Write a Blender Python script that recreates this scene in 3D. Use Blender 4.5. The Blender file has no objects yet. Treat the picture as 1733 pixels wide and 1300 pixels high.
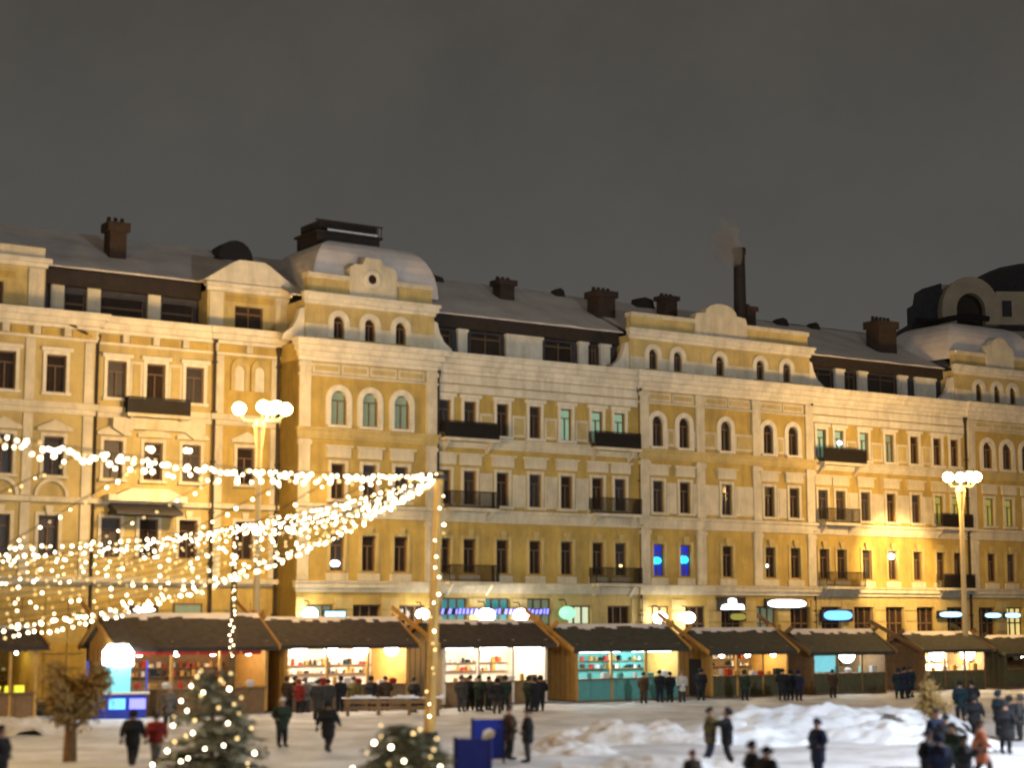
import bpy, math, random
from mathutils import Vector, Matrix
random.seed(7)
S = bpy.context.scene
COL = S.collection
# ------------------------------------------------------------------ camera, world, lights, exposure
FPX, CX, CY, CAMH, WPX = 3000.0, 866.5, 650.0, 4.8, 1733.0
PITCH = math.atan((1045 - 650) / FPX)
cam_d = bpy.data.cameras.new('camera'); cam = bpy.data.objects.new('camera', cam_d); COL.objects.link(cam)
cam.location = (0, 0, CAMH); cam.rotation_euler = (math.pi / 2 + PITCH, 0, 0)
cam_d.sensor_width = 36; cam_d.lens = 36 * FPX / WPX; cam_d.clip_end = 3000; cam_d.clip_start = .5
cam_d.dof.use_dof = True; cam_d.dof.focus_distance = 500; cam_d.dof.aperture_fstop = cam_d.lens / 165.0
S.camera = cam
W = bpy.data.worlds.new('World'); S.world = W; W.use_nodes = True
nt = W.node_tree; bg = nt.nodes['Background']
tc = nt.nodes.new('ShaderNodeTexCoord'); nz = nt.nodes.new('ShaderNodeTexNoise'); nz.inputs['Scale'].default_value = 5
nz.inputs['Detail'].default_value = 9; nz.inputs['Roughness'].default_value = .68
rp = nt.nodes.new('ShaderNodeValToRGB'); rp.color_ramp.elements[0].color = (.056, .052, .045, 1); rp.color_ramp.elements[1].color = (.080, .073, .062, 1)
rp.color_ramp.elements[0].position = .3; rp.color_ramp.elements[1].position = .7
nt.links.new(tc.outputs['Generated'], nz.inputs['Vector']); nt.links.new(nz.outputs['Fac'], rp.inputs['Fac'])
sx = nt.nodes.new('ShaderNodeSeparateXYZ'); nt.links.new(tc.outputs['Generated'], sx.inputs[0])
mr = nt.nodes.new('ShaderNodeMapRange'); mr.inputs['From Min'].default_value = .05; mr.inputs['From Max'].default_value = .38; mr.inputs['To Min'].default_value = .85; mr.inputs['To Max'].default_value = 0
nt.links.new(sx.outputs['Z'], mr.inputs['Value'])
mx = nt.nodes.new('ShaderNodeMix'); mx.data_type = 'RGBA'; mx.inputs[7].default_value = (.100, .099, .094, 1)
nt.links.new(mr.outputs[0], mx.inputs['Factor']); nt.links.new(rp.outputs['Color'], mx.inputs[6])
nt.links.new(mx.outputs[2], bg.inputs['Color']); bg.inputs['Strength'].default_value = 1.0
S.view_settings.view_transform = 'Standard'; S.view_settings.look = 'None'
S.view_settings.exposure = 0; S.view_settings.gamma = 1; S.view_settings.use_curve_mapping = False
cy = S.cycles
cy.use_denoising = True; cy.use_light_tree = True; cy.sample_clamp_indirect = 3; cy.sample_clamp_direct = 0
cy.max_bounces = 5; cy.diffuse_bounces = 2; cy.glossy_bounces = 2; cy.transmission_bounces = 3; cy.caustics_reflective = False; cy.caustics_refractive = False

def lamp(name, kind, loc, power, col, size=.3, target=None, cone=60, blend=1.0, parent=None):
    l = bpy.data.lights.new(name, kind); l.energy = power; l.color = col
    l.shadow_soft_size = size
    o = bpy.data.objects.new(name, l); COL.objects.link(o); o.location = loc
    if kind == 'SPOT':
        l.spot_size = math.radians(cone); l.spot_blend = blend
        d = Vector(target) - Vector(loc); o.rotation_euler = d.to_track_quat('-Z', 'Y').to_euler()
    if parent: o.parent = parent
    return o
WARM = (1, .66, .30); WARM2 = (1, .86, .60); SODIUM = (1, .60, .20); COOL = (.80, .88, 1)
# unseen spots added out of view to light the facade evenly, aimed low
lamp('added_facade_spot', 'SPOT', (-38, 8, 16), 22000, WARM2, .8, (-14, 100, 10), 30)
lamp('added_facade_spot', 'SPOT', (-6, -4, 17), 45000, WARM2, .8, (4, 114, 10.5), 26)
lamp('added_facade_spot', 'SPOT', (30, 14, 17), 11500, (1, .84, .88), .8, (27, 130, 11), 32)
# unseen point lights assumed left and right of view, added to light the ground
lamp('assumed_square_light', 'POINT', (-30, 52, 13), 15000, WARM, .4)
lamp('assumed_square_light', 'POINT', (25, 54, 12), 34000, COOL, .4)

# ------------------------------------------------------------------ pixel <-> place helpers (place finding only)
cp, sp = math.cos(PITCH), math.sin(PITCH)
def ray(x, y):
    u = (x - CX) / FPX; v = (CY - y) / FPX
    return u, cp - v * sp, sp + v * cp
def at(x, y, Y):
    r = ray(x, y); t = Y / r[1]; return Vector((r[0] * t, Y, CAMH + r[2] * t))
def at_z(x, y, z):
    r = ray(x, y); t = (z - CAMH) / r[2]; return Vector((r[0] * t, r[1] * t, z))
PHI = math.atan(.666); c_, s_ = math.cos(PHI), math.sin(PHI)
P0 = Vector((-4.64045, 111, 0))
def fac(x, y, out=0):          # a point of the facade's plane moved 'out' metres to the viewer: (along, height)
    ox, oy = P0.x + s_ * out, P0.y - c_ * out
    dx, dy, dz = ray(x, y)
    t = (ox * s_ - oy * c_) / (dx * s_ - dy * c_)
    return (t * dx - ox) * c_ + (t * dy - oy) * s_, CAMH + t * dz
def fw(s, y, z=0): return Vector((P0.x + c_ * s - s_ * y, P0.y + s_ * s + c_ * y, z))

# ------------------------------------------------------------------ materials
M = {}
def mat(name, col, rough=.8, var=.12, scale=3, bump=0, metal=0, col2=None, emit=None, estr=0, spec=.3, bscale=None, stain=0):
    m = bpy.data.materials.new(name); m.use_nodes = True; t = m.node_tree; b = t.nodes['Principled BSDF']
    b.inputs['Roughness'].default_value = rough; b.inputs['Metallic'].default_value = metal
    b.inputs['Specular IOR Level'].default_value = spec
    co = t.nodes.new('ShaderNodeTexCoord'); n = t.nodes.new('ShaderNodeTexNoise')
    n.inputs['Scale'].default_value = scale; n.inputs['Detail'].default_value = 6; n.inputs['Roughness'].default_value = .65
    t.links.new(co.outputs['Object'], n.inputs['Vector'])
    r = t.nodes.new('ShaderNodeValToRGB'); r.color_ramp.elements[0].position = .3; r.color_ramp.elements[1].position = .7
    c2 = col2 or tuple(min(1, c * (1 + var)) for c in col)
    r.color_ramp.elements[0].color = tuple(c * (1 - var) for c in col) + (1,); r.color_ramp.elements[1].color = tuple(c2) + (1,)
    t.links.new(n.outputs['Fac'], r.inputs['Fac']); t.links.new(r.outputs['Color'], b.inputs['Base Color'])
    if stain:       # soot and rain streaks, stretched down the wall
        mp = t.nodes.new('ShaderNodeMapping'); mp.inputs['Scale'].default_value = (1.3, 1.3, .28); t.links.new(co.outputs['Object'], mp.inputs['Vector'])
        n2 = t.nodes.new('ShaderNodeTexNoise'); n2.inputs['Scale'].default_value = 1.0; n2.inputs['Detail'].default_value = 8; n2.inputs['Roughness'].default_value = .7
        t.links.new(mp.outputs[0], n2.inputs['Vector'])
        r2 = t.nodes.new('ShaderNodeMapRange'); r2.inputs['From Min'].default_value = .46; r2.inputs['From Max'].default_value = .68; r2.inputs['To Max'].default_value = stain
        t.links.new(n2.outputs['Fac'], r2.inputs['Value'])
        mx = t.nodes.new('ShaderNodeMix'); mx.data_type = 'RGBA'; mx.inputs[7].default_value = (.16, .12, .07, 1)
        t.links.new(r2.outputs[0], mx.inputs[0]); t.links.new(r.outputs['Color'], mx.inputs[6]); t.links.new(mx.outputs[2], b.inputs['Base Color'])
    if bump:
        bn = t.nodes.new('ShaderNodeBump'); bn.inputs['Strength'].default_value = bump; bn.inputs['Distance'].default_value = .05
        src = n
        if bscale:
            src = t.nodes.new('ShaderNodeTexNoise'); src.inputs['Scale'].default_value = bscale; src.inputs['Detail'].default_value = 5
            t.links.new(co.outputs['Object'], src.inputs['Vector'])
        t.links.new(src.outputs['Fac'], bn.inputs['Height']); t.links.new(bn.outputs['Normal'], b.inputs['Normal'])
    if emit:
        b.inputs['Emission Color'].default_value = tuple(emit) + (1,); b.inputs['Emission Strength'].default_value = estr
    M[name] = m; return m
def glow(name, col, st, sampled=True):
    m = mat(name, tuple(.5 * c for c in col), .5, emit=col, estr=st)
    try: m.cycles.emission_sampling = 'AUTO' if sampled else 'NONE'
    except Exception: pass
    return m
mat('yellow_plaster', (.49, .345, .095), .9, .20, .6, .15, stain=.45)
mat('gold_plaster', (.53, .41, .17), .9, .18, .6, .15, stain=.4)
mat('cream_stucco', (.64, .57, .42), .85, .16, .9, .15, stain=.35)
mat('white_stucco', (.72, .66, .53), .85, .14, .9, .15, stain=.3)
mat('snow', (.74, .75, .78), .7, .12, .5, .9, col2=(.86, .87, .89), bscale=4)
mat('trampled_snow', (.50, .48, .47), .7, .30, .33, 1.0, col2=(.78, .78, .80), bscale=2.6)
mat('dirty_snow', (.50, .38, .24), .75, .2, .9, 1.0, col2=(.80, .80, .82), bscale=4)
mat('roof_snow', (.70, .61, .55), .8, .10, .5, .5, col2=(.82, .75, .69), bscale=1.2)
mat('dark_metal', (.035, .026, .02), .6, .3, 2)
mat('brick_dark', (.055, .036, .026), .9, .3, 3, .3)
mat('slate', (.05, .045, .05), .6, .25, 2, .2)
mat('window_glass', (.035, .022, .014), .12, .4, .6, spec=.5)
mat('window_glass_cold', (.045, .045, .05), .1, .4, .6, spec=.5)
mat('window_curtain', (.10, .075, .05), .5, .5, 1.5, col2=(.03, .02, .015), spec=.4)
mat('window_frame', (.16, .10, .055), .6, .15)
mat('asphalt', (.05, .048, .046), .9, .25, 1.2, .4)
mat('pavement_stone', (.28, .27, .26), .9, .15, 1.0, .3)
mat('lamp_post_paint', (.66, .50, .24), .5, .08)
mat('pole_wood', (.50, .31, .09), .7, .15, 4, .2)
mat('stall_wood', (.20, .115, .05), .75, .22, 4, .3)
mat('stall_orange', (.46, .25, .06), .7, .15, 3, .2)
mat('stall_olive', (.085, .08, .04), .75, .22, 4, .3)
mat('stall_roof', (.052, .040, .032), .85, .3, 3, .4)
mat('stall_roof_green', (.052, .050, .038), .85, .3, 3, .4)
mat('stall_white', (.72, .62, .48), .8, .06)
mat('stall_teal', (.10, .30, .28), .7, .12)
mat('awning_red', (.42, .035, .02), .7, .12)
mat('iron', (.018, .014, .012), .6, .2)
mat('grey_stone', (.52, .43, .30), .9, .15, 1, .2)
mat('bark', (.13, .075, .03), .9, .3, 6, .4)
mat('brown_leaves', (.30, .19, .06), .8, .3, 6)
mat('needles', (.115, .13, .05), .7, .35, 5)
mat('snowy_needles', (.42, .42, .34), .7, .3, 5)
mat('blue_board', (.012, .03, .30), .5, .15)
mat('blue_kiosk', (.03, .06, .42), .5, .12)
mat('skin', (.36, .20, .13), .6, .08)
mat('boot_leather', (.02, .016, .014), .6, .2)
mat('wire', (.04, .03, .02), .7, .1)
for n, c in dict(black=(.012, .012, .014), charcoal=(.035, .034, .034), navy=(.012, .016, .04), brown=(.05, .03, .016), red=(.20, .018, .012),
                 olive=(.11, .085, .02), orange=(.32, .10, .045), grey=(.13, .12, .11), teal=(.010, .026, .034), white=(.55, .52, .48), green=(.018, .030, .018), denim=(.05, .06, .10)).items():
    mat('cloth_' + n, c, .9, .2, 8, .2)
glow('bulb_glow', (1, .80, .50), 17, False)
glow('bulb_glow_soft', (1, .70, .28), 3.2, False)
glow('lamp_globe_glow', (1, .66, .26), 75, False)
glow('white_lamp_glow', (1, .93, .80), 22, False)
glow('cool_lamp_glow', (.80, .95, 1), 20, False)
glow('sign_white', (.85, .92, 1), 5)
glow('sign_blue', (.10, .35, 1), 3)
glow('sign_cyan', (.35, .72, 1), 2.6)
glow('sign_violet', (.22, .22, 1), 2.2)
glow('pane_green', (.40, .62, .42), .42)
glow('pane_dim_green', (.36, .46, .30), .20)
glow('pane_lime', (.50, .50, .10), .38)
glow('pane_blue', (.03, .06, .9), .36)
glow('pane_blue_spot', (.02, .55, 1), 2.8)
glow('pane_shop', (.80, .90, .60), .75)
glow('pane_shop_yellow', (1, .80, .28), .75)
glow('pane_teal', (.08, .38, .42), .40)
glow('pane_mint', (.40, .95, .65), 1.0)
glow('kiosk_cyan', (.25, .75, .85), .7)
glow('goods_lime', (.85, .85, .05), 1.0)

# ------------------------------------------------------------------ mesh helpers
class MB:
    def __init__(s): s.v = []; s.f = []
    def quad(s, *p):
        i = len(s.v); s.v += [tuple(q) for q in p]; s.f.append(tuple(range(i, i + len(p)))); return s
    def box(s, x0, x1, y0, y1, z0, z1):
        i = len(s.v)
        s.v += [(x0, y0, z0), (x1, y0, z0), (x1, y1, z0), (x0, y1, z0), (x0, y0, z1), (x1, y0, z1), (x1, y1, z1), (x0, y1, z1)]
        s.f += [tuple(i + k for k in q) for q in ((0, 3, 2, 1), (4, 5, 6, 7), (0, 1, 5, 4), (1, 2, 6, 5), (2, 3, 7, 6), (3, 0, 4, 7))]; return s
    def prism(s, poly, y0, y1, axis='y'):      # poly of (a, b); extruded along y (a=x, b=z) or along x (a=y, b=z)
        i = len(s.v); n = len(poly)
        for w in (y0, y1):
            for a, b in poly: s.v.append((a, w, b) if axis == 'y' else (w, a, b))
        s.f.append(tuple(range(i, i + n))); s.f.append(tuple(range(i + 2 * n - 1, i + n - 1, -1)))
        for k in range(n): s.f.append((i + k, i + n + k, i + n + (k + 1) % n, i + (k + 1) % n))
        return s
    def tube(s, p0, p1, r0, r1=None, n=8, cap=True):
        r1 = r0 if r1 is None else r1
        p0 = Vector(p0); p1 = Vector(p1); d = (p1 - p0).normalized()
        a = d.orthogonal().normalized(); b = d.cross(a); i = len(s.v)
        for p, r in ((p0, r0), (p1, r1)):
            for k in range(n):
                t = 2 * math.pi * k / n; s.v.append(tuple(p + (a * math.cos(t) + b * math.sin(t)) * r))
        for k in range(n): s.f.append((i + k, i + (k + 1) % n, i + n + (k + 1) % n, i + n + k))
        if cap: s.f.append(tuple(range(i + n - 1, i - 1, -1))); s.f.append(tuple(range(i + n, i + 2 * n)))
        return s
    def path(s, pts, r, n=5):
        for a, b in zip(pts[:-1], pts[1:]): s.tube(a, b, r, r, n, False)
        return s
    def sphere(s, c, r, nu=8, nv=6, sz=1.0, sx=1.0, sy=1.0):
        i = len(s.v); c = Vector(c)
        for a in range(nv + 1):
            t = math.pi * a / nv
            for b in range(nu):
                p = 2 * math.pi * b / nu
                s.v.append((c.x + r * sx * math.sin(t) * math.cos(p), c.y + r * sy * math.sin(t) * math.sin(p), c.z + r * sz * math.cos(t)))
        for a in range(nv):
            for b in range(nu):
                s.f.append((i + a * nu + b, i + (a + 1) * nu + b, i + (a + 1) * nu + (b + 1) % nu, i + a * nu + (b + 1) % nu))
        return s
    def mesh(s, name):
        m = bpy.data.meshes.new(name); m.from_pydata(s.v, [], s.f); m.update(); return m
    def build(s, name, material, parent=None, loc=None, smooth=False, kind=None):
        m = s.mesh(name); m.materials.append(M[material])
        if smooth:
            for p in m.polygons: p.use_smooth = True
        return link(name, m, parent, loc, kind)
def link(name, m, parent=None, loc=None, kind=None):
    o = bpy.data.objects.new(name, m); COL.objects.link(o)
    if parent: o.parent = parent
    if loc is not None: o.location = loc
    if kind: o['kind'] = kind
    return o
def tag(o, label, cat, group=None):
    o['label'] = label; o['category'] = cat
    if group: o['group'] = group
    return o
def thing(name, label, cat, loc=(0, 0, 0), rz=0, group=None):
    o = bpy.data.objects.new(name, None); COL.objects.link(o); o.location = loc; o.rotation_euler = (0, 0, rz)
    o.empty_display_size = .2
    return tag(o, label, cat, group)
CACHE = {}
def shared(key, fn):
    if key not in CACHE: CACHE[key] = fn()
    return CACHE[key]
def meshm(mb, name, material):
    m = mb.mesh(name); m.materials.append(M[material]); return m

# ------------------------------------------------------------------ ground
def hnoise(x, y):
    from mathutils import noise
    return .10 * noise.noise((x * .25, y * .25, 0)) + .05 * noise.noise((x * .9, y * .9, 3)) + .03 * noise.noise((x * 2.3, y * 2.3, 7))
def sheet(name, x0, x1, y0, y1, nx, ny, hf, material):
    v = []; f = []
    for j in range(ny + 1):
        for i in range(nx + 1):
            x = x0 + (x1 - x0) * i / nx; y = y0 + (y1 - y0) * j / ny; v.append((x, y, hf(x, y)))
    for j in range(ny):
        for i in range(nx):
            a = j * (nx + 1) + i; f.append((a, a + 1, a + nx + 2, a + nx + 1))
    m = bpy.data.meshes.new(name); m.from_pydata(v, [], f); m.materials.append(M[material])
    for p in m.polygons: p.use_smooth = True
    return link(name, m, None, None, 'structure')
g = MB().quad((-900, -300, -.35), (900, -300, -.35), (900, 1500, -.35), (-900, 1500, -.35)).build('ground', 'trampled_snow', kind='structure')
def gh(x, y):
    e = min(1, max(0, min(x + 70, 70 - x, y - 5, 119 + x * .666 - y) / 6))
    return hnoise(x, y) * e - .3 * (1 - e)
sheet('snow_ground', -70, 70, 5, 150, 200, 200, gh, 'trampled_snow')
def strip(name, s0, s1, y0, y1, z0, z1, material):
    o = MB().box(s0, s1, y0, y1, z0, z1).build(name, material, kind='structure')
    o.location = P0; o.rotation_euler = (0, 0, PHI); return o
strip('road', -120, 160, -8.3, -2.6, -.3, .20, 'asphalt')
strip('pavement', -120, 160, -2.6, -.02, -.3, .32, 'pavement_stone')
def bank(x, y, Y, w, d, h, seed, label, material='snow'):
    p = at(x, y, Y); rnd = random.Random(seed)
    from mathutils import noise
    n = 70; v = []; f = []
    for j in range(n + 1):
        for i in range(n + 1):
            a = (i / n - .5) * 2; b = (j / n - .5) * 2
            r = math.sqrt(a * a + b * b) * (1 + .35 * noise.noise((a * 2 + seed, b * 2, seed)))
            k = max(0, 1 - r * r) ** .7
            z = h * k * (1 + .5 * noise.noise((a * 3, b * 3 + seed, 1)) + .24 * noise.noise((a * w * .8, b * d * .8 + seed, 4)) + .10 * noise.noise((a * w * 2, b * d * 2 + seed, 6))) - .16
            v.append((a * w / 2, b * d / 2, z))
    for j in range(n):
        for i in range(n):
            q = j * (n + 1) + i; f.append((q, q + 1, q + n + 2, q + n + 1))
    m = bpy.data.meshes.new('snow_bank'); m.from_pydata(v, [], f); m.materials.append(M[material])
    for pl in m.polygons: pl.use_smooth = True
    o = link('snow_bank', m, None, (p.x, p.y, 0)); tag(o, label, 'snow bank'); o['kind'] = 'structure'
    o.rotation_euler = (0, 0, .15)
bank(1400, 1235, 76, 13.5, 6, 1.12, 3, 'largest heap of white shovelled snow, in front of the right stalls')
bank(1250, 1240, 70, 7.5, 4.5, .7, 31, 'white snow ridge joining the couple and the largest heap')
bank(1515, 1246, 71, 7.0, 5.5, .8, 33, 'white snow ridge left of the right-hand group')
bank(1060, 1240, 70, 7.0, 5, .85, 5, 'low dirty brown-white snow heap in the middle of the square', 'dirty_snow')
bank(960, 1262, 64, 4.0, 3, .55, 9, 'small dirty snow lump beside the blue boards', 'dirty_snow')
bank(1100, 1280, 57, 7.5, 3.4, .5, 12, 'flat trodden snow ridge nearest the viewer in the middle', 'dirty_snow')
bank(30, 1222, 76, 6.0, 4, .7, 15, 'snow heap at the left edge before the dark stall', 'dirty_snow')
bank(1620, 1250, 66, 4.0, 3, .6, 18, 'snow mound behind the group at right')

# ------------------------------------------------------------------ building kit
def wall(root, name, x0, x1, z0, z1, yf, ops, material, rev=.3):
    xs = sorted({x0, x1} | {a for o in ops for a in o[:2]}); zs = sorted({z0, z1} | {a for o in ops for a in o[2:4]})
    mb = MB()
    for i in range(len(xs) - 1):
        for j in range(len(zs) - 1):
            xm = (xs[i] + xs[i + 1]) / 2; zm = (zs[j] + zs[j + 1]) / 2
            if any(o[0] < xm < o[1] and o[2] < zm < o[3] for o in ops): continue
            mb.quad((xs[i], yf, zs[j]), (xs[i + 1], yf, zs[j]), (xs[i + 1], yf, zs[j + 1]), (xs[i], yf, zs[j + 1]))
    for a, b, c, d in ops:
        mb.quad((a, yf, c), (a, yf, d), (a, yf + rev, d), (a, yf + rev, c)).quad((b, yf, d), (b, yf, c), (b, yf + rev, c), (b, yf + rev, d))
        mb.quad((a, yf, d), (b, yf, d), (b, yf + rev, d), (a, yf + rev, d)).quad((b, yf, c), (a, yf, c), (a, yf + rev, c), (b, yf + rev, c))
    mb.quad((x0, yf, z0), (x0, yf, z1), (x0, yf + 3.5, z1), (x0, yf + 3.5, z0)).quad((x1, yf, z1), (x1, yf, z0), (x1, yf + 3.5, z0), (x1, yf + 3.5, z1))
    return mb.build(name, material, root)
def ledge(root, name, x0, x1, yf, prof, material='cream_stucco'):   # prof: list of (z0, z1, proud)
    mb = MB()
    for z0, z1, p in prof: mb.box(x0 - p * .6, x1 + p * .6, yf - p, yf + .05, z0, z1)
    return mb.build(name, material, root)
def arch_pts(w, h, n=10):          # outline of a round-headed opening of full height h, from left foot to right foot
    r = w / 2
    return [(-r, 0)] + [(-r * math.cos(math.pi * k / n), h - r + r * math.sin(math.pi * k / n)) for k in range(n + 1)] + [(r, 0)]
def frame_mesh(w, h):
    mb = MB(); t = .075
    mb.box(-w / 2, -w / 2 + t, .12, .22, 0, h).box(w / 2 - t, w / 2, .12, .22, 0, h)
    mb.box(-w / 2 + t, w / 2 - t, .12, .22, 0, t).box(-w / 2 + t, w / 2 - t, .12, .22, h - t, h)
    mb.box(-.035, .035, .13, .21, t, h * .70).box(-w / 2 + t, w / 2 - t, .11, .21, h * .70, h * .70 + .07)
    return meshm(mb, 'window', 'window_frame')
def pane_mesh(w, h, material): return meshm(MB().box(-w / 2 + .03, w / 2 - .03, .235, .29, .03, h - .03), 'pane', material)
def sur_mesh(w, h, style, material):
    mb = MB(); p = .09
    if style == 'arch':
        o = .36; W2 = w / 2
        inner = arch_pts(w, h, 10); r = W2 + o
        outer = [(-r, -.0)] + [(-r * math.cos(math.pi * k / 10), h - W2 + r * math.sin(math.pi * k / 10)) for k in range(11)] + [(r, 0)]
        for k in range(len(inner) - 1):
            mb.prism([inner[k], inner[k + 1], outer[k + 1], outer[k]], -p, .0)
        # spandrel infill behind the ring closes the square corners of the opening
        for sg in (-1, 1):
            pts = [(sg * W2, h - W2)] + [(sg * W2 * math.cos(math.pi / 2 * k / 6), h - W2 + W2 * math.sin(math.pi / 2 * k / 6)) for k in range(1, 7)] + [(sg * W2, h)]
            mb.prism(pts, .01, .2)
    else:
        o = .20
        mb.box(-w / 2 - o, -w / 2, -p, .0, -.0, h).box(w / 2, w / 2 + o, -p, .0, 0, h).box(-w / 2 - o, w / 2 + o, -p, .0, h, h + o)
        if style == 'plaque':
            mb.box(-w / 2 - .35, w / 2 + .35, -.16, 0, h + .35, h + .98).box(-w / 2 - .5, w / 2 + .5, -.26, 0, h + .98, h + 1.1)
        if style == 'hood':
            mb.box(-w / 2 - .35, w / 2 + .35, -.20, 0, h + o, h + o + .22)
        if style == 'pediment':
            mb.box(-w / 2 - .45, w / 2 + .45, -.24, 0, h + .3, h + .48)
            mb.prism([(-w / 2 - .45, h + .48), (w / 2 + .45, h + .48), (0, h + .95)], -.22, 0)
        if style == 'key':
            mb.prism([(-.14, h), (.14, h), (.24, h + .55), (-.24, h + .55)], -.2, 0)
    return meshm(mb, 'surround', material)
wrnd = random.Random(21)
def window(root, x, z, w, h, yf, style='hood', pane='window_glass', smat='cream_stucco', sill=True, label=None):
    pane = wrnd.choice(('window_glass', 'window_glass', 'window_glass', 'window_glass_cold', 'window_curtain')) if pane == 'window_glass' else pane
    fr = link('window', shared(('fr', w, h), lambda: frame_mesh(w, h)), root, (x, yf, z))
    link('pane', shared(('pn', w, h, pane), lambda: pane_mesh(w, h, pane)), fr)
    if style: link('surround', shared(('su', w, h, style, smat), lambda: sur_mesh(w, h, style, smat)), fr)
    if sill: link('sill', shared(('si', w, smat), lambda: meshm(MB().box(-w / 2 - .28, w / 2 + .28, -.22, .1, -.18, 0), 'sill', smat)), fr)
    if label: fr['label'] = label
    return fr
def balcony(root, x0, x1, z, yf, solid=False, h=1.0, d=1.0, slab='cream_stucco'):
    mb = MB().box(x0, x1, yf - d, yf, z - .2, z)
    for k in (x0 + .3, x1 - .5): mb.prism([(yf, z - .2), (yf - d * .7, z - .2), (yf, z - .85)], k, k + .2, 'x')
    b = mb.build('balcony', slab, root)
    r = MB(); y = yf - d + .06
    r.box(x0 + .02, x1 - .02, y - .03, y + .03, z + h - .06, z + h).box(x0 + .02, x1 - .02, y - .02, y + .02, z + .06, z + .11)
    n = int((x1 - x0) / .13)
    for k in range(n + 1):
        xx = x0 + .04 + (x1 - x0 - .08) * k / n; r.box(xx - .018, xx + .018, y - .018, y + .018, z, z + h - .06)
    for xx in (x0 + .05, x1 - .05):
        for k in range(1, 7): r.box(xx - .018, xx + .018, yf - d + d * k / 7, yf - d + d * k / 7 + .036, z, z + h)
    if solid: r.box(x0 + .05, x1 - .05, y + .03, y + .05, z + .02, z + h - .1)
    r.build('railing', 'iron', b)
    return b
def panel(root, x0, x1, z0, z1, yf, frame='cream_stucco', fill='gold_plaster'):
    a = MB().box(x0, x1, yf - .06, yf + .02, z0, z1).build('wall_panel', frame, root)
    MB().box(x0 + .16, x1 - .16, yf - .10, yf - .055, z0 + .16, z1 - .16).build('inset', fill, a)
def chimney(root, x0, x1, y, z0, z1, w=1.0, material='brick_dark', cap=True):
    h = z1 - z0; mb = MB().box(x0 + .12, x1 - .12, y, y + w, z0 - .8, z1 - h * .3)
    ch = mb.build('chimney', material, root)
    if cap:
        MB().box(x0 - .05, x1 + .05, y - .15, y + w + .15, z1 - h * .3, z1 - h * .12).build('cap', material, ch)
        pt = MB()
        k = x0 + .2
        while k < x1 - .1: pt.tube((k, y + w / 2, z1 - h * .12), (k, y + w / 2, z1), .16, .12, 8); k += .42
        pt.build('pot', 'dark_metal', ch)
    return ch
def drainpipe(root, x, yf, z0, z1, jog=None):
    pts = [(x, yf - .16, z0), (x, yf - .16, z1)]
    if jog: pts += [(x + jog[0], yf - .75, z1 + jog[1]), (x + jog[0], yf - .75, z1 + jog[1] + .5)]
    mb = MB().path(pts, .10, 8)
    z = z0 + 1.5
    while z < z1: mb.box(x - .14, x + .14, yf - .28, yf, z, z + .08); z += 3
    mb.tube((x, yf - .16, z1 - .1), (x, yf - .16, z1 + .35), .12, .2, 8)
    return mb.build('drainpipe', 'dark_metal', root)
CORN = [(20.15, 20.40, .12), (20.40, 20.72, .28), (20.72, 21.05, .55), (21.05, 21.28, .78), (21.28, 21.42, .86)]

# ------------------------------------------------------------------ the long yellow terrace (centre to right)
T = thing('terrace_building', 'long yellow and cream four-storey terrace with arched end blocks and snowy mansard roof', 'building', P0, PHI)
W3, H3, W4, H4, W2, H2 = .95, 2.15, .92, 2.1, .95, 2.15
SECS = [   # x0, x1, front y, kind, window centres
    ('D', -9.9, -.30, -.22, 'arch', [-7.21, -5.04, -2.80]),
    ('E', -.30, 15.75, 0, 'plain', [.44, 2.34, 4.82, 7.36, 9.85, 12.39, 14.27]),
    ('F', 15.75, 31.75, -.22, 'arch', [17.35, 19.68, 23.42, 27.37, 29.75]),
    ('G', 31.75, 48.0, 0, 'plain', [32.75, 34.5, 37.04, 39.7, 42.35, 44.85, 46.75]),
    ('H', 48.0, 57.6, -.22, 'arch', [50.27, 52.5, 54.75])]
LIT4 = {9.85: 'pane_green', 12.39: 'pane_green', 14.27: 'pane_green', -7.21: 'pane_dim_green', -5.04: 'pane_dim_green', -2.80: 'pane_dim_green',
        32.75: 'pane_green', 34.5: 'pane_green', 37.04: 'pane_green', 39.7: 'pane_dim_green'}
LIT3 = {44.85: 'pane_lime', 46.75: 'pane_lime', 50.27: 'pane_lime', 52.5: 'pane_lime', 54.75: 'pane_lime'}
LIT2 = {17.35: 'pane_blue', 19.68: 'pane_blue'}
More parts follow.
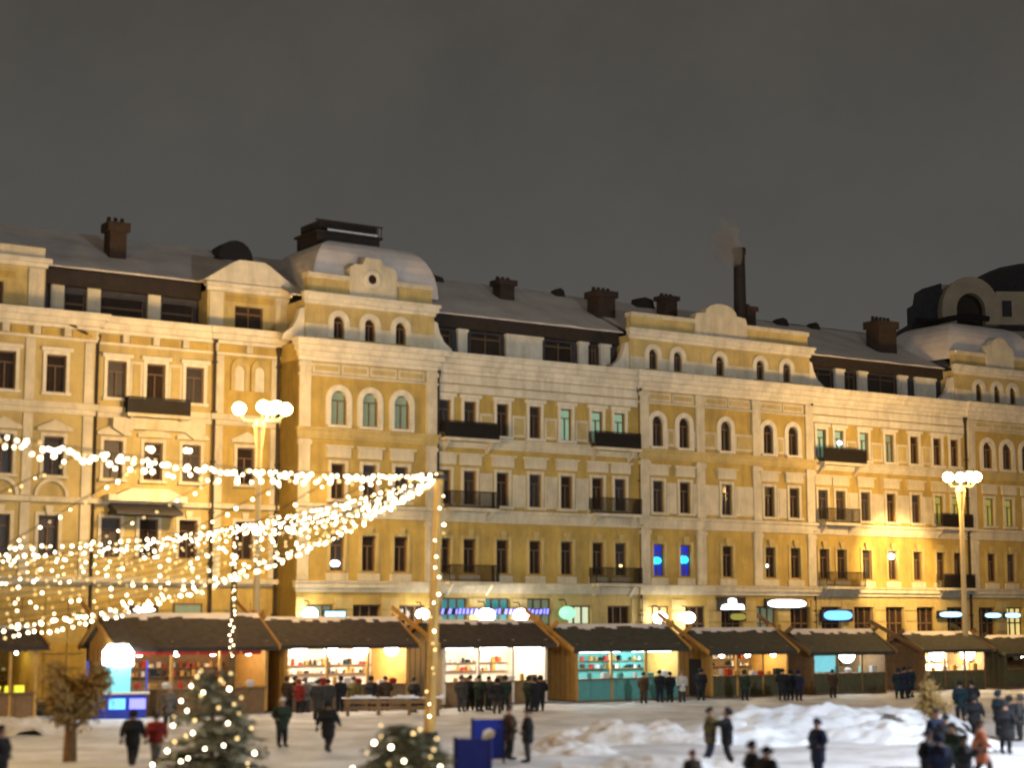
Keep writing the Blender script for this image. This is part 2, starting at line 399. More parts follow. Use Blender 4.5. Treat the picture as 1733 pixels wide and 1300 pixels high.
for nm, x0, x1, yf, kind, wc in SECS:
    ops = []; arch = kind == 'arch'
    for c in wc:
        w4 = 1.08 if arch and len(wc) == 3 else W4; ops += [(c - W2 / 2, c + W2 / 2, 7.55, 7.55 + H2), (c - W3 / 2, c + W3 / 2, 11.85, 11.85 + H3), (c - w4 / 2, c + w4 / 2, 16.35, 16.35 + H4)]
    wall(T, 'wall', x0, x1, 6.3, 20.2, yf, ops, 'yellow_plaster')
    for c in wc:
        window(T, c, 16.35, w4, H4, yf, 'arch' if arch else 'hood', LIT4.get(c, 'window_glass'), 'white_stucco',
               label='pale green lit window on the top storey' if c in LIT4 else None)
        window(T, c, 11.85, W3, H3, yf, 'plaque', LIT3.get(c, 'window_glass'), 'cream_stucco')
        window(T, c, 7.55, W2, H2, yf, 'key', LIT2.get(c, 'window_glass'), 'gold_plaster', sill=False, label='window lit bright blue on the second storey' if c in LIT2 else None)
        MB().box(c - .75, c + .75, yf - .12, yf + .02, 6.98, 7.42).build('apron_panel', 'cream_stucco', T)
    # wall panels between windows
    for a, b in zip(wc[:-1], wc[1:]):
        g0, g1 = a + .95, b - .95
        if g1 - g0 > .35:
            if not arch: panel(T, g0 - .2, g1 + .2, 16.35, 17.75, yf)
            panel(T, g0 - .2, g1 + .2, 11.8, 13.9, yf, 'cream_stucco', 'cream_stucco')
            if arch: panel(T, g0 - .1, g1 + .1, 16.4, 17.6, yf)
    # ledges and cornice
    ledge(T, 'ground_band', x0, x1, yf, [(6.3, 6.55, .16), (6.55, 6.85, .32), (6.85, 6.95, .40)])
    ledge(T, 'string_course', x0, x1, yf, [(10.75, 10.95, .1), (10.95, 11.35, .16), (11.35, 11.55, .30)])
    ledge(T, 'string_course', x0, x1, yf, [(15.45, 15.6, .12), (15.6, 15.95, .2), (15.95, 16.12, .34)], 'gold_plaster' if arch else 'cream_stucco')
    ledge(T, 'cornice', x0, x1, yf, CORN, 'white_stucco')
    if arch:
        ledge(T, 'string_course', x0, x1, yf, [(19.25, 19.38, .16)])
        xs = [x0, x1 - .75] if nm != 'F' else [x0 + .05, 20.7, 25.85, x1 - .8]
        for px in xs:
            for z0, z1 in ((7.0, 10.72), (11.58, 15.42), (16.15, 20.12)):
                pl = MB().box(px, px + .75, yf - .14, yf + .02, z0, z1).box(px - .08, px + .83, yf - .2, yf + .02, z1 - .35, z1 - .1)
                pl.build('pilaster', 'cream_stucco', T)
        lo = [(a, b) for a, b in zip(xs[:-1], xs[1:])]
        for a, b in lo:
            n = max(1, round((b - a) / 2.2)); st = (b - a - .9) / n
            for k in range(n): panel(T, a + .85 + st * k, a + .75 + st * (k + 1), 19.45, 20.05, yf, 'cream_stucco', 'gold_plaster')
    else:
        ledge(T, 'frieze', x0, x1, yf, [(18.95, 19.35, .10), (19.35, 19.45, .18), (19.55, 20.1, .08)], 'white_stucco')
        panel_z = 18.4
    # ground floor piers, fascia and openings
    gops = []; n = 3 if arch and nm != 'F' else 5; st = (x1 - x0) / n
    for k in range(n): gops.append((x0 + st * k + .65, x0 + st * (k + 1) - .65, .35, 6.0 if nm == 'E' and k < 3 else 5.55))
    wall(T, 'wall', x0, x1, 0, 6.3, yf, gops, 'gold_plaster' if nm in 'EG' else 'yellow_plaster', .45)
    for a, b, c, d in gops:
        sf = MB()
        for q in range(4):
            xx = a + (b - a) * q / 3; sf.box(xx - .05, xx + .05, yf + .28, yf + .38, c, d)
        sf.box(a, b, yf + .28, yf + .38, 4.3, 4.4).box(a, b, yf + .28, yf + .38, d - .1, d)
        o = sf.build('shopfront', 'window_frame', T)
        idx = gops.index((a, b, c, d))
        pm = {('E', 0): 'pane_teal', ('E', 1): 'pane_teal', ('E', 3): 'pane_shop', ('E', 2): 'pane_dim_green', ('F', 0): 'pane_shop_yellow', ('F', 3): 'pane_dim_green', ('H', 1): 'pane_shop_yellow', ('H', 2): 'pane_shop_yellow', ('D', 0): 'pane_dim_green'}.get((nm, idx), 'window_glass')
        MB().box(a, b, yf + .40, yf + .45, c, d).build('pane', pm, o)
    for k in range(n + 1):
        px = x0 + st * k
        for z in (.5, 1.3, 2.1, 2.9, 3.7, 4.5, 5.3):
            MB().box(max(x0, px - .58), min(x1, px + .58), yf - .07, yf + .02, z, z + .68).build('rusticated_block', 'gold_plaster', T)
# side wall of the left end block, facing the lower neighbour
sw = MB().quad((-9.9, -.22, 0), (-9.9, 6, 0), (-9.9, 6, 21.3), (-9.9, -.22, 21.3)).build('side_wall', 'yellow_plaster', T)
MB().quad((57.6, -.22, 0), (57.6, -.22, 21.3), (57.6, 10, 21.3), (57.6, 10, 0)).build('side_wall', 'yellow_plaster', T)
# balconies
for x0, x1, z, sol in ((-.05, 4.0, 16.0, True), (11.6, 15.4, 16.0, True), (.3, 4.0, 11.6, False), (11.6, 15.4, 11.6, False), (.3, 4.0, 7.0, False), (11.6, 15.4, 7.0, False),
                       (32.1, 36.4, 16.0, True), (44.2, 47.6, 11.6, True), (44.2, 47.6, 7.0, True), (32.1, 35.6, 11.6, False), (32.1, 36.0, 7.0, False)):
    balcony(T, x0, x1, z, -.02, sol, 1.05)
drainpipe(T, -.15, -.05, .4, 19.9); drainpipe(T, 15.85, -.05, .4, 19.9); drainpipe(T, 31.62, -.05, .4, 19.9); drainpipe(T, 47.85, -.05, .4, 19.9)
# lit lamps seen in the windows
for c, z, m, r in ((17.35, 8.6, 'pane_blue_spot', .42), (19.68, 8.7, 'pane_blue_spot', .46), (-7.2, 8.0, 'sign_white', .34), (14.3, 8.2, 'bulb_glow_soft', .14), (27.3, 8.4, 'sign_white', .2), (34.6, 17.55, 'sign_white', .26), (39.6, 9.3, 'white_lamp_glow', .34)):
    MB().sphere((c, .0, z), r, 10, 7, .62, 1, .35).build('window_lamp', m, T)
# attic blocks above the three arched blocks
def attic_block(x0, x1, yf, wins, arched, parapet, gable):
    ops = [(c - .38, c + .38, 21.75, 23.15) for c in wins]
    wall(T, 'attic_wall', x0, x1, 21.42, 24.0, yf, ops, 'gold_plaster')
    for c in wins: window(T, c, 21.75, .76, 1.4, yf, 'arch', 'window_glass', 'white_stucco', False)
    xs = [x0] + wins + [x1]
    for a, b in zip(xs[:-1], xs[1:]):
        MB().box(a + (.05 if a == x0 else .72), b - (.05 if b == x1 else .72), yf - .07, yf + .02, 21.44, 22.55).build('wall_panel', 'cream_stucco', T)
    ledge(T, 'attic_cornice', x0, x1, yf, [(23.75, 23.95, .12), (23.95, 24.25, .32), (24.25, 24.45, .45)], 'white_stucco')
    for a, b in ((x0 + .15, gable[0]), (gable[1], x1 - .15)):
        pp = MB().box(a, b, yf, yf + .5, 24.45, parapet - .3).build('parapet', 'gold_plaster', T)
        MB().box(a - .05, b + .05, yf - .15, yf + .6, parapet - .3, parapet).build('coping', 'cream_stucco', pp)
def gable_piece(poly, yf, ocx=None, ocz=0, ocr=.28):
    gp = MB().prism(poly, yf - .12, yf + .55).build('gable', 'cream_stucco', T)
    if ocx is not None:
        n = 14; r = MB()
        for k in range(n):
            a = 2 * math.pi * k / n; b = 2 * math.pi * (k + 1) / n
            r.prism([(ocx + ocr * math.cos(a), ocz + ocr * math.sin(a)), (ocx + ocr * math.cos(b), ocz + ocr * math.sin(b)), (ocx + ocr * 1.9 * math.cos(b), ocz + ocr * 1.9 * math.sin(b)), (ocx + ocr * 1.9 * math.cos(a), ocz + ocr * 1.9 * math.sin(a))], yf - .22, yf - .12)
        r.build('oculus_ring', 'white_stucco', gp)
        MB().prism([(ocx + ocr * math.cos(2 * math.pi * k / n), ocz + ocr * math.sin(2 * math.pi * k / n)) for k in range(n)], yf - .16, yf - .125).build('oculus_pane', 'window_glass', gp)
def stepped_gable(cx, w, z0, z1, side=.55):
    n = 10; r = w * .30; pts = [(cx - w / 2, z0), (cx - w / 2, z1 - side - .45), (cx - w / 2 + .15, z1 - side - .1), (cx - r, z1 - side)]
    pts += [(cx - r * math.cos(math.pi * k / n), z1 - side + side * math.sin(math.pi * k / n)) for k in range(n + 1)]
    pts += [(cx + r, z1 - side), (cx + w / 2 - .15, z1 - side - .1), (cx + w / 2, z1 - side - .45), (cx + w / 2, z0)]
    return pts
AY = .35
attic_block(-9.3, -.15, AY, [-6.98, -4.8, -2.6], True, 25.7, (-6.3, -2.95))
gable_piece([(-6.3, 24.45), (-6.3, 26.25), (-6.0, 26.5), (-5.4, 26.55), (-5.2, 27.0), (-4.1, 27.0), (-3.9, 26.6), (-3.2, 26.5), (-2.95, 26.2), (-2.95, 24.45)], AY, -4.75, 25.65, .3)
attic_block(15.45, 32.1, AY, [17.48, 19.65, 23.48, 27.25, 29.8], True, 25.6, (21.2, 26.0))
gable_piece(stepped_gable(23.6, 4.8, 24.45, 26.9, .75), AY)
attic_block(47.4, 57.4, AY, [50.15, 52.25, 54.1], True, 25.6, (51.1, 54.3))
gable_piece(stepped_gable(52.7, 3.2, 24.45, 27.0, .6), AY)
# stone scrolls flanking the attic blocks
for x, sg in ((-9.3, -1), (-.15, 1), (15.45, -1), (32.1, 1), (47.4, -1)):
    MB().prism([(x, 21.42), (x + sg * 1.5, 21.42), (x + sg * 1.35, 21.8), (x + sg * .8, 22.2), (x + sg * .45, 22.8), (x + sg * .3, 23.4), (x, 23.5)], AY + .05, AY + .5).build('scroll', 'white_stucco', T)
# setback attic storeys with dark eaves and snow roofs
def mansard(x0, x1, wins, posts, zt=24.25, zr=28.2, wide=()):
    y = 1.75
    ops = [(a, b, 21.9, 23.2) for a, b in wins]
    wall(T, 'attic_wall', x0, x1, 21.42, 23.4, y, ops, 'slate')
    for a, b in wins:
        fr = link('window', meshm(MB().box(a, a + .08, y + .1, y + .18, 21.9, 23.2).box(b - .08, b, y + .1, y + .18, 21.9, 23.2).box(a, b, y + .1, y + .18, 22.85, 22.95).box((a + b) / 2 - .04, (a + b) / 2 + .04, y + .1, y + .18, 21.9, 23.2), 'window', 'window_frame'), T)
        MB().box(a + .02, b - .02, y + .2, y + .26, 21.92, 23.18).build('pane', 'window_glass', fr)
    for p, w in posts:
        MB().box(p - w / 2, p + w / 2, y - .22, y + .05, 21.42, 23.45).box(p - w / 2 - .06, p + w / 2 + .06, y - .3, y + .05, 23.2, 23.38).build('attic_post', 'white_stucco', T)
    MB().prism([(y + .2, 23.3), (y - .30, 23.42), (y - .22, zt), (y + .2, zt)], x0, x1, 'x').build('eave_fascia', 'dark_metal', T)
mansard(-.1, 15.45, [(.5, 2.0), (3.5, 5.9), (9.4, 11.7), (13.1, 13.7)], [(2.75, .7), (7.6, 2.9), (12.45, .75), (14.3, .8)])
mansard(32.1, 47.4, [(33.0, 35.7), (36.9, 38.1), (39.3, 42.4)], [(36.3, .9), (38.7, .9), (43.0, .9), (45.5, 2.2)])
def roof_slab(name, x0, x1, y0, z0, y1, z1, material='roof_snow', th=.16, bumps=True):
    from mathutils import noise
    nx = max(2, int((x1 - x0) / .6)); ny = 10; v = []; f = []
    for j in range(ny + 1):
        for i in range(nx + 1):
            a = i / nx; b = j / ny; x = x0 + (x1 - x0) * a
            v.append((x, y0 + (y1 - y0) * b + (.06 * noise.noise((x * 1.5, 0, 2)) if j == 0 else 0), z0 + (z1 - z0) * b + .07 * noise.noise((x * .5, b * 4, 1)) + .10))
    k = len(v)
    v += [(x0, y0, z0), (x1, y0, z0), (x1, y1, z1), (x0, y1, z1)]
    for j in range(ny):
        for i in range(nx):
            q = j * (nx + 1) + i; f.append((q, q + 1, q + nx + 2, q + nx + 1))
    f.append((k, k + 3, k + 2, k + 1)); f.append(tuple(range(nx, -1, -1)) + (k, k + 1))
    m = bpy.data.meshes.new(name); m.from_pydata(v, [], f); m.materials.append(M[material])
    return link(name, m, T)
rE = roof_slab('roof', -.3, 15.8, 1.4, 24.25, 9.2, 28.15); rF = roof_slab('roof', 15.8, 31.8, 1.0, 24.3, 9.2, 28.05); rG = roof_slab('roof', 31.8, 47.6, 1.4, 24.2, 9.2, 27.95)
rH = roof_slab('roof', 47.6, 57.6, 1.0, 24.3, 9.2, 27.95); rD = roof_slab('roof', -9.9, -.3, 1.0, 24.3, 9.2, 28.1)
MB().prism([(9.2, 28.1), (9.2, 20), (17, 20)], -9.9, 57.6, 'x').build('roof_back', 'slate', T)
# snow cupola over the left end block with dark flat-topped lantern
def cupola(cx, cy0, w, d, z0, z1, top=True):
    v = []; f = []; n = 8
    for k in range(n + 1):
        t = k / n; sc = 1 - .52 * (t ** 1.8); z = z0 + (z1 - z0) * math.sin(t * math.pi / 2) ** .9
        for a, b in ((-1, -1), (-.7, -1), (.7, -1), (1, -1), (1, 1), (-1, 1)):
            v.append((cx + a * w / 2 * sc, cy0 + b * d / 2 * sc, z))
    for k in range(n):
        for q in range(6): f.append((k * 6 + q, k * 6 + (q + 1) % 6, (k + 1) * 6 + (q + 1) % 6, (k + 1) * 6 + q))
    f.append(tuple(n * 6 + q for q in range(6)))
    m = bpy.data.meshes.new('cupola'); m.from_pydata(v, [], f); m.materials.append(M['roof_snow']); return link('cupola', m, T)
LX0, LX1 = fac(533, 400, -3.2)[0], fac(646, 400, -3.2)[0]
cu = cupola(-4.0, 4.4, 9.0, 7.0, 25.0, 28.35)
MB().box(LX0 + .15, LX1 - .15, 3.2, 6.0, 28.2, 28.95).box(LX0, LX1, 3.05, 6.15, 28.95, 29.1).box(LX0 + .3, LX1 - .3, 3.3, 5.8, 29.3, 29.75).build('lantern', 'dark_metal', cu)
rl = MB()
for k in range(19): rl.box(LX0 + .05 + (LX1 - LX0 - .14) * k / 18, LX0 + .09 + (LX1 - LX0 - .14) * k / 18, 3.1, 3.14, 29.1, 29.75)
rl.box(LX0, LX1, 3.08, 3.16, 29.72, 29.8).build('railing', 'iron', cu)
MB().box(LX0 + .8, LX1 - .4, 3.0, 3.06, 29.11, 29.22).build('snow_ledge', 'snow', cu)
cu2 = cupola(52.6, 4.4, 10.5, 7.0, 25.0, 28.3)
# roof chimneys
chimney(rE, 8.5, 9.9, 6, 26.2, 28.3); chimney(rE, 15.4, 17.15, 4, 25.4, 28.0, 1.3); chimney(rF, 23.0, 24.4, 6, 26.8, 28.6)
chimney(rG, 42.9, 45.1, 4, 25.2, 28.5, 1.4); chimney(rF, 31.0, 32.1, 6, 26.6, 28.6, 1.0)
st = MB().tube((30.75, 6.4, 26.4), (30.75, 6.4, 32.4), .50, .44, 14).tube((30.75, 6.4, 32.4), (30.75, 6.4, 32.85), .52, .52, 14).build('chimney', 'dark_metal', rF)
st['label'] = 'tall thin dark smokestack giving off pale smoke'
for x0, x1, zt in ((22.3, 24.1, 28.6), (14.9, 15.9, 28.5), (36.4, 37.6, 28.35), (40.0, 41.0, 28.3), (3.2, 5.6, 28.35)):
    MB().prism([(x0, 27.7), (x1, 27.7), (x1 - .2, zt - .15), ((x0 + x1) / 2, zt), (x0 + .2, zt - .15)], 8.4, 9.2).build('roof_hatch', 'dark_metal', rE)
# shop signs on the ground floor
def sign(px0, px1, py0, py1, material, back='dark_metal', shape='box', out=.5, yf=0, label=None):
    (s0, z1), (s1, z0) = fac(px0, py0, out), fac(px1, py1, out)
    h = z1 - z0; pad = .12 * h
    b = MB().box(s0 - pad * 2, s1 + pad * 2, -out + .06, -out + .28, z0 - pad, z1 + pad).build('shop_sign', back, T)
    y0, y1 = -out - .04, -out + .055
    if shape == 'box':
        r = MB(); x = s0; rnd = random.Random(int(px0))
        r.box(s0, s1, y0, y1, z0 + .12 * h, z1 - .12 * h)
    elif shape == 'oval':
        r = MB(); cx, cz = (s0 + s1) / 2, (z0 + z1) / 2
        r.prism([(cx + (s1 - s0) / 2 * math.copysign(abs(math.cos(t)) ** .6, math.cos(t)), cz + h / 2 * math.copysign(abs(math.sin(t)) ** .8, math.sin(t))) for t in [2 * math.pi * k / 20 for k in range(20)]], y0, y1)
    elif shape == 'crown':
        cx = (s0 + s1) / 2; w = s1 - s0
        r = MB().prism([(s0, z0), (s1, z0), (s1 - .05 * w, z0 + .45 * h), (cx + .16 * w, z0 + .5 * h), (cx + .15 * w, z1 - .08 * h), (cx + .05 * w, z1), (cx - .08 * w, z1), (cx - .17 * w, z1 - .1 * h), (cx - .16 * w, z0 + .52 * h), (s0 + .08 * w, z0 + .4 * h)], y0, y1)
    else:      # dashes: a running line of glowing letters too far off to read
        r = MB(); x = s0; rnd = random.Random(5)
        while x < s1:
            w = rnd.uniform(.12, .26); a = rnd.uniform(-.1, .1) * h
            r.prism([(x, z0), (x + w * .6, z0), (x + w, z1 + a), (x + w * .4, z1 + a)], y0, y1); x += w + rnd.choice((.08, .1, .3))
    q = r.build('lettering', material, b)
    if label: b['label'] = label
    return b
sign(747, 930, 1031, 1040, 'sign_violet', shape='dash', label='long violet-blue neon line along the teal shop window')
sign(1220, 1260, 1013, 1032, 'sign_white', shape='crown', label='white glowing sign with a raised middle')
sign(1300, 1364, 1015, 1029, 'sign_white', shape='oval', label='long white rounded light sign')
sign(1395, 1442, 1034, 1050, 'sign_blue', shape='oval', label='bright blue light sign')
sign(1591, 1628, 1036, 1045, 'sign_cyan', shape='oval'); sign(1668, 1694, 1038, 1046, 'sign_cyan', shape='oval'); sign(1702, 1727, 1038, 1046, 'sign_cyan', shape='oval')
sign(551, 584, 1034, 1045, 'sign_cyan', shape='box', label='small blue-white light sign left of the pole')
sign(1237, 1262, 1039, 1050, 'pane_lime', shape='oval')
def shoplamp(px, py, r, material='white_lamp_glow', out=1.0):
    s, z = fac(px, py, out)
    a = MB().tube((s, -out, z + r * .6), (s, -out + .3, z + r + .3), .04, .04, 6).tube((s, -out + .3, z + r + .3), (s, -.0, z + r + .3), .04, .04, 6).build('wall_lamp', 'dark_metal', T)
    MB().sphere((s, -out, z), r, 12, 8, .8).build('lamp_globe', material, a)
for px, py, r, m in ((823, 1042, .55, 'white_lamp_glow'), (882, 1042, .52, 'white_lamp_glow'), (525, 1039, .45, 'white_lamp_glow'), (715, 1040, .42, 'white_lamp_glow'), (1117, 1046, .50, 'white_lamp_glow'), (1165, 1046, .48, 'white_lamp_glow'), (960, 1038, .55, 'pane_mint'), (745, 1072, .4, 'white_lamp_glow')):
    shoplamp(px, py, r, m)

# ------------------------------------------------------------------ left neighbour
OL = 2.5
L = thing('corner_building', 'ornate yellow-cream building with pedimented attic and snow roof on the left, behind the light strings', 'building', fw(0, OL), PHI)
SA, SB, SC = (-36.0, -21.75, -.4), (-21.75, -14.3, 0), (-14.3, -9.85, -.12)
CORNL = [(20.45, 20.6, .12), (21.1, 21.3, .25), (21.3, 21.65, .55), (21.65, 21.9, .8), (21.9, 22.02, .9)]
lw = 1.15
def lsec(x0, x1, yf, wc4, wc3, wc2, material):
    ops = [(c - lw / 2, c + lw / 2, 17.4, 19.55) for c in wc4] + [(c - lw / 2, c + lw / 2, 12.7, 14.9) for c in wc3] + [(c - lw / 2, c + lw / 2, 8.2, 10.45) for c in wc2]
    wall(L, 'wall', x0, x1, 0, 21.3, yf, ops, material)
    for c in wc4: window(L, c, 17.4, lw, 2.15, yf, 'hood', 'window_glass', 'white_stucco')
    for c in wc3: window(L, c, 12.7, lw, 2.2, yf, 'pediment')
    for c in wc2: window(L, c, 8.2, lw, 2.25, yf, 'key', sill=False)
    ledge(L, 'cornice', x0, x1, yf, CORNL, 'white_stucco')
    ledge(L, 'string_course', x0, x1, yf, [(16.2, 16.5, .12), (16.5, 16.85, .28)]); ledge(L, 'string_course', x0, x1, yf, [(11.2, 11.5, .25)]); ledge(L, 'string_course', x0, x1, yf, [(6.6, 6.75, .14), (6.75, 7.05, .3)])
    n = round((x1 - x0) / 1.9); stp = (x1 - x0) / n
    for k in range(n):
        MB().box(x0 + stp * k + .35, x0 + stp * (k + 1) - .35, yf - .06, yf + .02, 20.62, 21.06).build('frieze_panel', 'yellow_plaster', L)
        MB().box(x0 + stp * k - .2 + (.2 if k == 0 else 0), x0 + stp * k + .2, yf - .35, yf + .02, 20.62, 21.08).build('bracket', 'cream_stucco', L)
    for z in (.4, 1.2, 2.0, 2.8, 3.6, 4.4, 5.2):   # rusticated ground floor courses
        xx = x0 + .1
        while xx < x1 - .5:
            w = min(1.3, x1 - .1 - xx)
            MB().box(xx, xx + w - .06, yf - .07, yf + .02, z, z + .7).build('rusticated_block', 'yellow_plaster', L); xx += 1.3
lsec(*SA[:2], SA[2], [-32.9, -29.9, -26.95, -24.05], [-32.9, -29.9, -26.95, -24.05], [-32.9, -29.9, -26.95, -24.2], 'gold_plaster')
lsec(*SB[:2], SB[2], [-20.3, -17.9, -15.45], [-20.4, -17.95, -15.55], [-20.4, -18.1, -15.65], 'gold_plaster')
lsec(*SC[:2], SC[2], [], [-12.1], [-12.1], 'yellow_plaster')
# pilaster strips, panels
for x in (-22.4, -25.85, -28.6):
    for z0, z1 in ((7.1, 11.15), (11.55, 16.15), (16.9, 20.4)): MB().box(x, x + .55, SA[2] - .1, SA[2] + .02, z0, z1).build('pilaster', 'cream_stucco', L)
for a, b in ((-19.5, -18.7), (-17.1, -16.25)): panel(L, a, b, 17.3, 19.6, 0, 'cream_stucco', 'gold_plaster')
for x in (-14.15, -10.5):
    for z0, z1 in ((7.1, 11.15), (11.55, 16.15), (16.9, 20.4)): MB().box(x, x + .5, SC[2] - .1, SC[2] + .02, z0, z1).build('pilaster', 'cream_stucco', L)
# twin white arches on the top storey of the lamp bay
for c in (-12.62, -11.3):
    pts = arch_pts(.66, 1.5); r2 = arch_pts(1.2, 1.95)
    nicheb = MB().prism([(c + a, 18.35 + b) for a, b in pts], SC[2] - .04, SC[2] + .02).build('blind_arch', 'white_stucco', L)
    rg = MB()
    for k in range(len(pts) - 1):
        rg.prism([(c + pts[k][0], 18.35 + pts[k][1]), (c + pts[k + 1][0], 18.35 + pts[k + 1][1]), (c + r2[k + 1][0], 18.35 + r2[k + 1][1]), (c + r2[k][0], 18.35 + r2[k][1])], SC[2] - .18, SC[2] - .0)
    rg.build('arch_ring', 'gold_plaster', nicheb)
# arch relief panels of the left wing
for c in (-24.1, -26.95):
    n = 12; rr = MB()
    for k in range(n):
        a, b = math.pi * k / n, math.pi * (k + 1) / n
        rr.prism([(c + .8 * math.cos(a), 11.55 + .8 * math.sin(a)), (c + .8 * math.cos(b), 11.55 + .8 * math.sin(b)), (c + 1.0 * math.cos(b), 11.55 + 1.0 * math.sin(b)), (c + 1.0 * math.cos(a), 11.55 + 1.0 * math.sin(a))], SA[2] - .14, SA[2])
    rr.build('relief_arch', 'cream_stucco', L)
balcony(L, -19.9, -16.0, 16.5, -.02, True, .95, .9)
# bay with pediment, statues' corbels and sloped canopy
MB().box(-20.9, -16.1, -.9, 0, 11.4, 11.75).prism([(-20.4, 11.75), (-16.3, 11.75), (-17.2, 12.15), (-19.5, 12.15)], -.85, 0).build('bay_cornice', 'white_stucco', L)
MB().prism([(0, 11.4), (-1.5, 10.75), (-1.5, 10.6), (0, 10.6)], -20.6, -16.6, 'x').build('canopy', 'slate', L)
MB().box(-20.6, -14.9, -.5, 0, 15.6, 16.2).prism([(-19.9, 15.2), (-19.3, 15.6), (-20.6, 15.6)], -.5, 0).prism([(-15.6, 15.2), (-14.9, 15.6), (-16.2, 15.6)], -.5, 0).build('bay_entablature', 'cream_stucco', L)
drainpipe(L, -21.55, -.02, .4, 20.6, (-2.2, .9)); drainpipe(L, -14.28, -.14, .4, 21.0); drainpipe(L, -10.1, -.14, .4, 20.8)
# attics and roof of the left building
def lattic(x0, x1, yf, zc, zt):
    mb = wall(L, 'attic_wall', x0, x1, 22.02, zc - .35, yf, [((x0 + x1) / 2 - .95, (x0 + x1) / 2 + .95, 22.15, 23.6)], 'gold_plaster')
    c = (x0 + x1) / 2
    fr = link('window', meshm(MB().box(c - .95, c - .85, yf + .12, yf + .2, 22.15, 23.6).box(c + .85, c + .95, yf + .12, yf + .2, 22.15, 23.6).box(c - .04, c + .04, yf + .12, yf + .2, 22.15, 23.6).box(c - .95, c + .95, yf + .12, yf + .2, 23.1, 23.2), 'window', 'window_frame'), L)
    MB().box(c - .93, c + .93, yf + .22, yf + .27, 22.17, 23.58).build('pane', 'window_glass', fr)
    MB().box(c - 1.6, c + 1.6, yf - .06, yf + .02, 23.85, 24.2).build('frieze_panel', 'yellow_plaster', L)
    for q in (x0 + .1, x1 - 1.0): MB().box(q, q + .9, yf - .1, yf + .02, 22.05, zc - .4).build('pilaster', 'cream_stucco', L)
    ledge(L, 'attic_cornice', x0, x1, yf, [(zc - .35, zc - .1, .15), (zc - .1, zc + .15, .4)], 'white_stucco')
lattic(-14.6, -9.1, .3, 24.75, 0)
gpd = MB().prism([(-15.0, 24.95), (-8.7, 24.95), (-10.6, 26.2), (-11.0, 26.4), (-12.7, 26.4), (-13.2, 26.15)], .0, .9).build('pediment', 'white_stucco', L)
lattic(-31.3, -24.6, .3, 24.95, 0)
MB().box(-31.2, -24.7, .2, .8, 25.1, 25.75).build('parapet', 'cream_stucco', L)
lop = [(-23.0, -21.75), (-20.8, -18.1), (-17.0, -14.9)]
wall(L, 'attic_wall', -24.6, -14.6, 22.02, 24.0, 1.6, [(a, b, 22.35, 23.5) for a, b in lop], 'slate')
for a, b in lop:
    fr = link('window', meshm(MB().box(a, b, 1.7, 1.78, 22.9, 23.0).box(a, a + .08, 1.7, 1.78, 22.35, 23.5).box(b - .08, b, 1.7, 1.78, 22.35, 23.5), 'window', 'window_frame'), L)
    MB().box(a + .02, b - .02, 1.8, 1.85, 22.37, 23.48).build('pane', 'window_glass', fr)
for p in (-21.3, -17.55, -23.5): MB().box(p - .4, p + .4, 1.35, 1.62, 22.02, 24.0).build('attic_post', 'cream_stucco', L)
MB().prism([(1.9, 23.85), (1.2, 23.95), (1.3, 24.9), (1.9, 24.9)], -24.6, -14.6, 'x').build('eave_fascia', 'dark_metal', L)
_T = T; T = L
rB = roof_slab('roof', -36, -9.9, 1.1, 24.95, 7.3, 28.35)
T = _T
MB().prism([(7.3, 28.3), (7.3, 20), (15, 20)], -36, -9.9, 'x').build('roof_back', 'slate', L)
chimney(rB, -19.75, -18.45, 3.5, 25.9, 28.95, 1.0)
dm = MB(); pts = [(-11.9, 27.6)] + [(-10.45 - 1.2 * math.cos(math.pi * k / 8), 27.6 + 1.25 * math.sin(math.pi * k / 8)) for k in range(9)] + [(-9.0, 27.6)]
dm.prism(pts, 5.4, 7.2).build('dormer', 'dark_metal', rB)
MB().prism(arch_pts(1.1, 1.6), 0, 1.4).build('dormer', 'brick_dark', L, (-9.35, .8, 22.3))
sb = MB().prism([(-9.9, 22.02), (-8.6, 22.02), (-8.8, 22.5), (-9.2, 22.9), (-9.9, 23.0)], .6, 1.0).build('scroll', 'cream_stucco', L)
for px0, px1, py0, py1 in ((227, 264, 1028, 1037),):
    (s0, z1), (s1, z0) = fac(px0, py0, -2.0), fac(px1, py1, -2.0)
    b = MB().box(s0 - .2, s1 + .2, -.35, -.1, z0 - .1, z1 + .1).build('shop_sign', 'dark_metal', L); b['label'] = 'white oval light sign above the long dark stall roof'
    cx, cz = (s0 + s1) / 2, (z0 + z1) / 2
    MB().prism([(cx + (s1 - s0) / 2 * math.cos(2 * math.pi * k / 16), cz + (z1 - z0) / 2 * math.sin(2 * math.pi * k / 16)) for k in range(16)], -.42, -.352).build('lettering', 'sign_white', b)
for px in (318, 405):
    s, z = fac(px, 1025, -2.4)
    fr = MB().box(s - .9, s - .8, -.14, -.05, 3.8, 5.6).box(s + .8, s + .9, -.14, -.05, 3.8, 5.6).box(s - .9, s + .9, -.14, -.05, 5.5, 5.6).build('window', 'window_frame', L)
    MB().box(s - .8, s + .8, -.12, -.06, 3.8, 5.5).build('pane', 'pane_dim_green', fr)

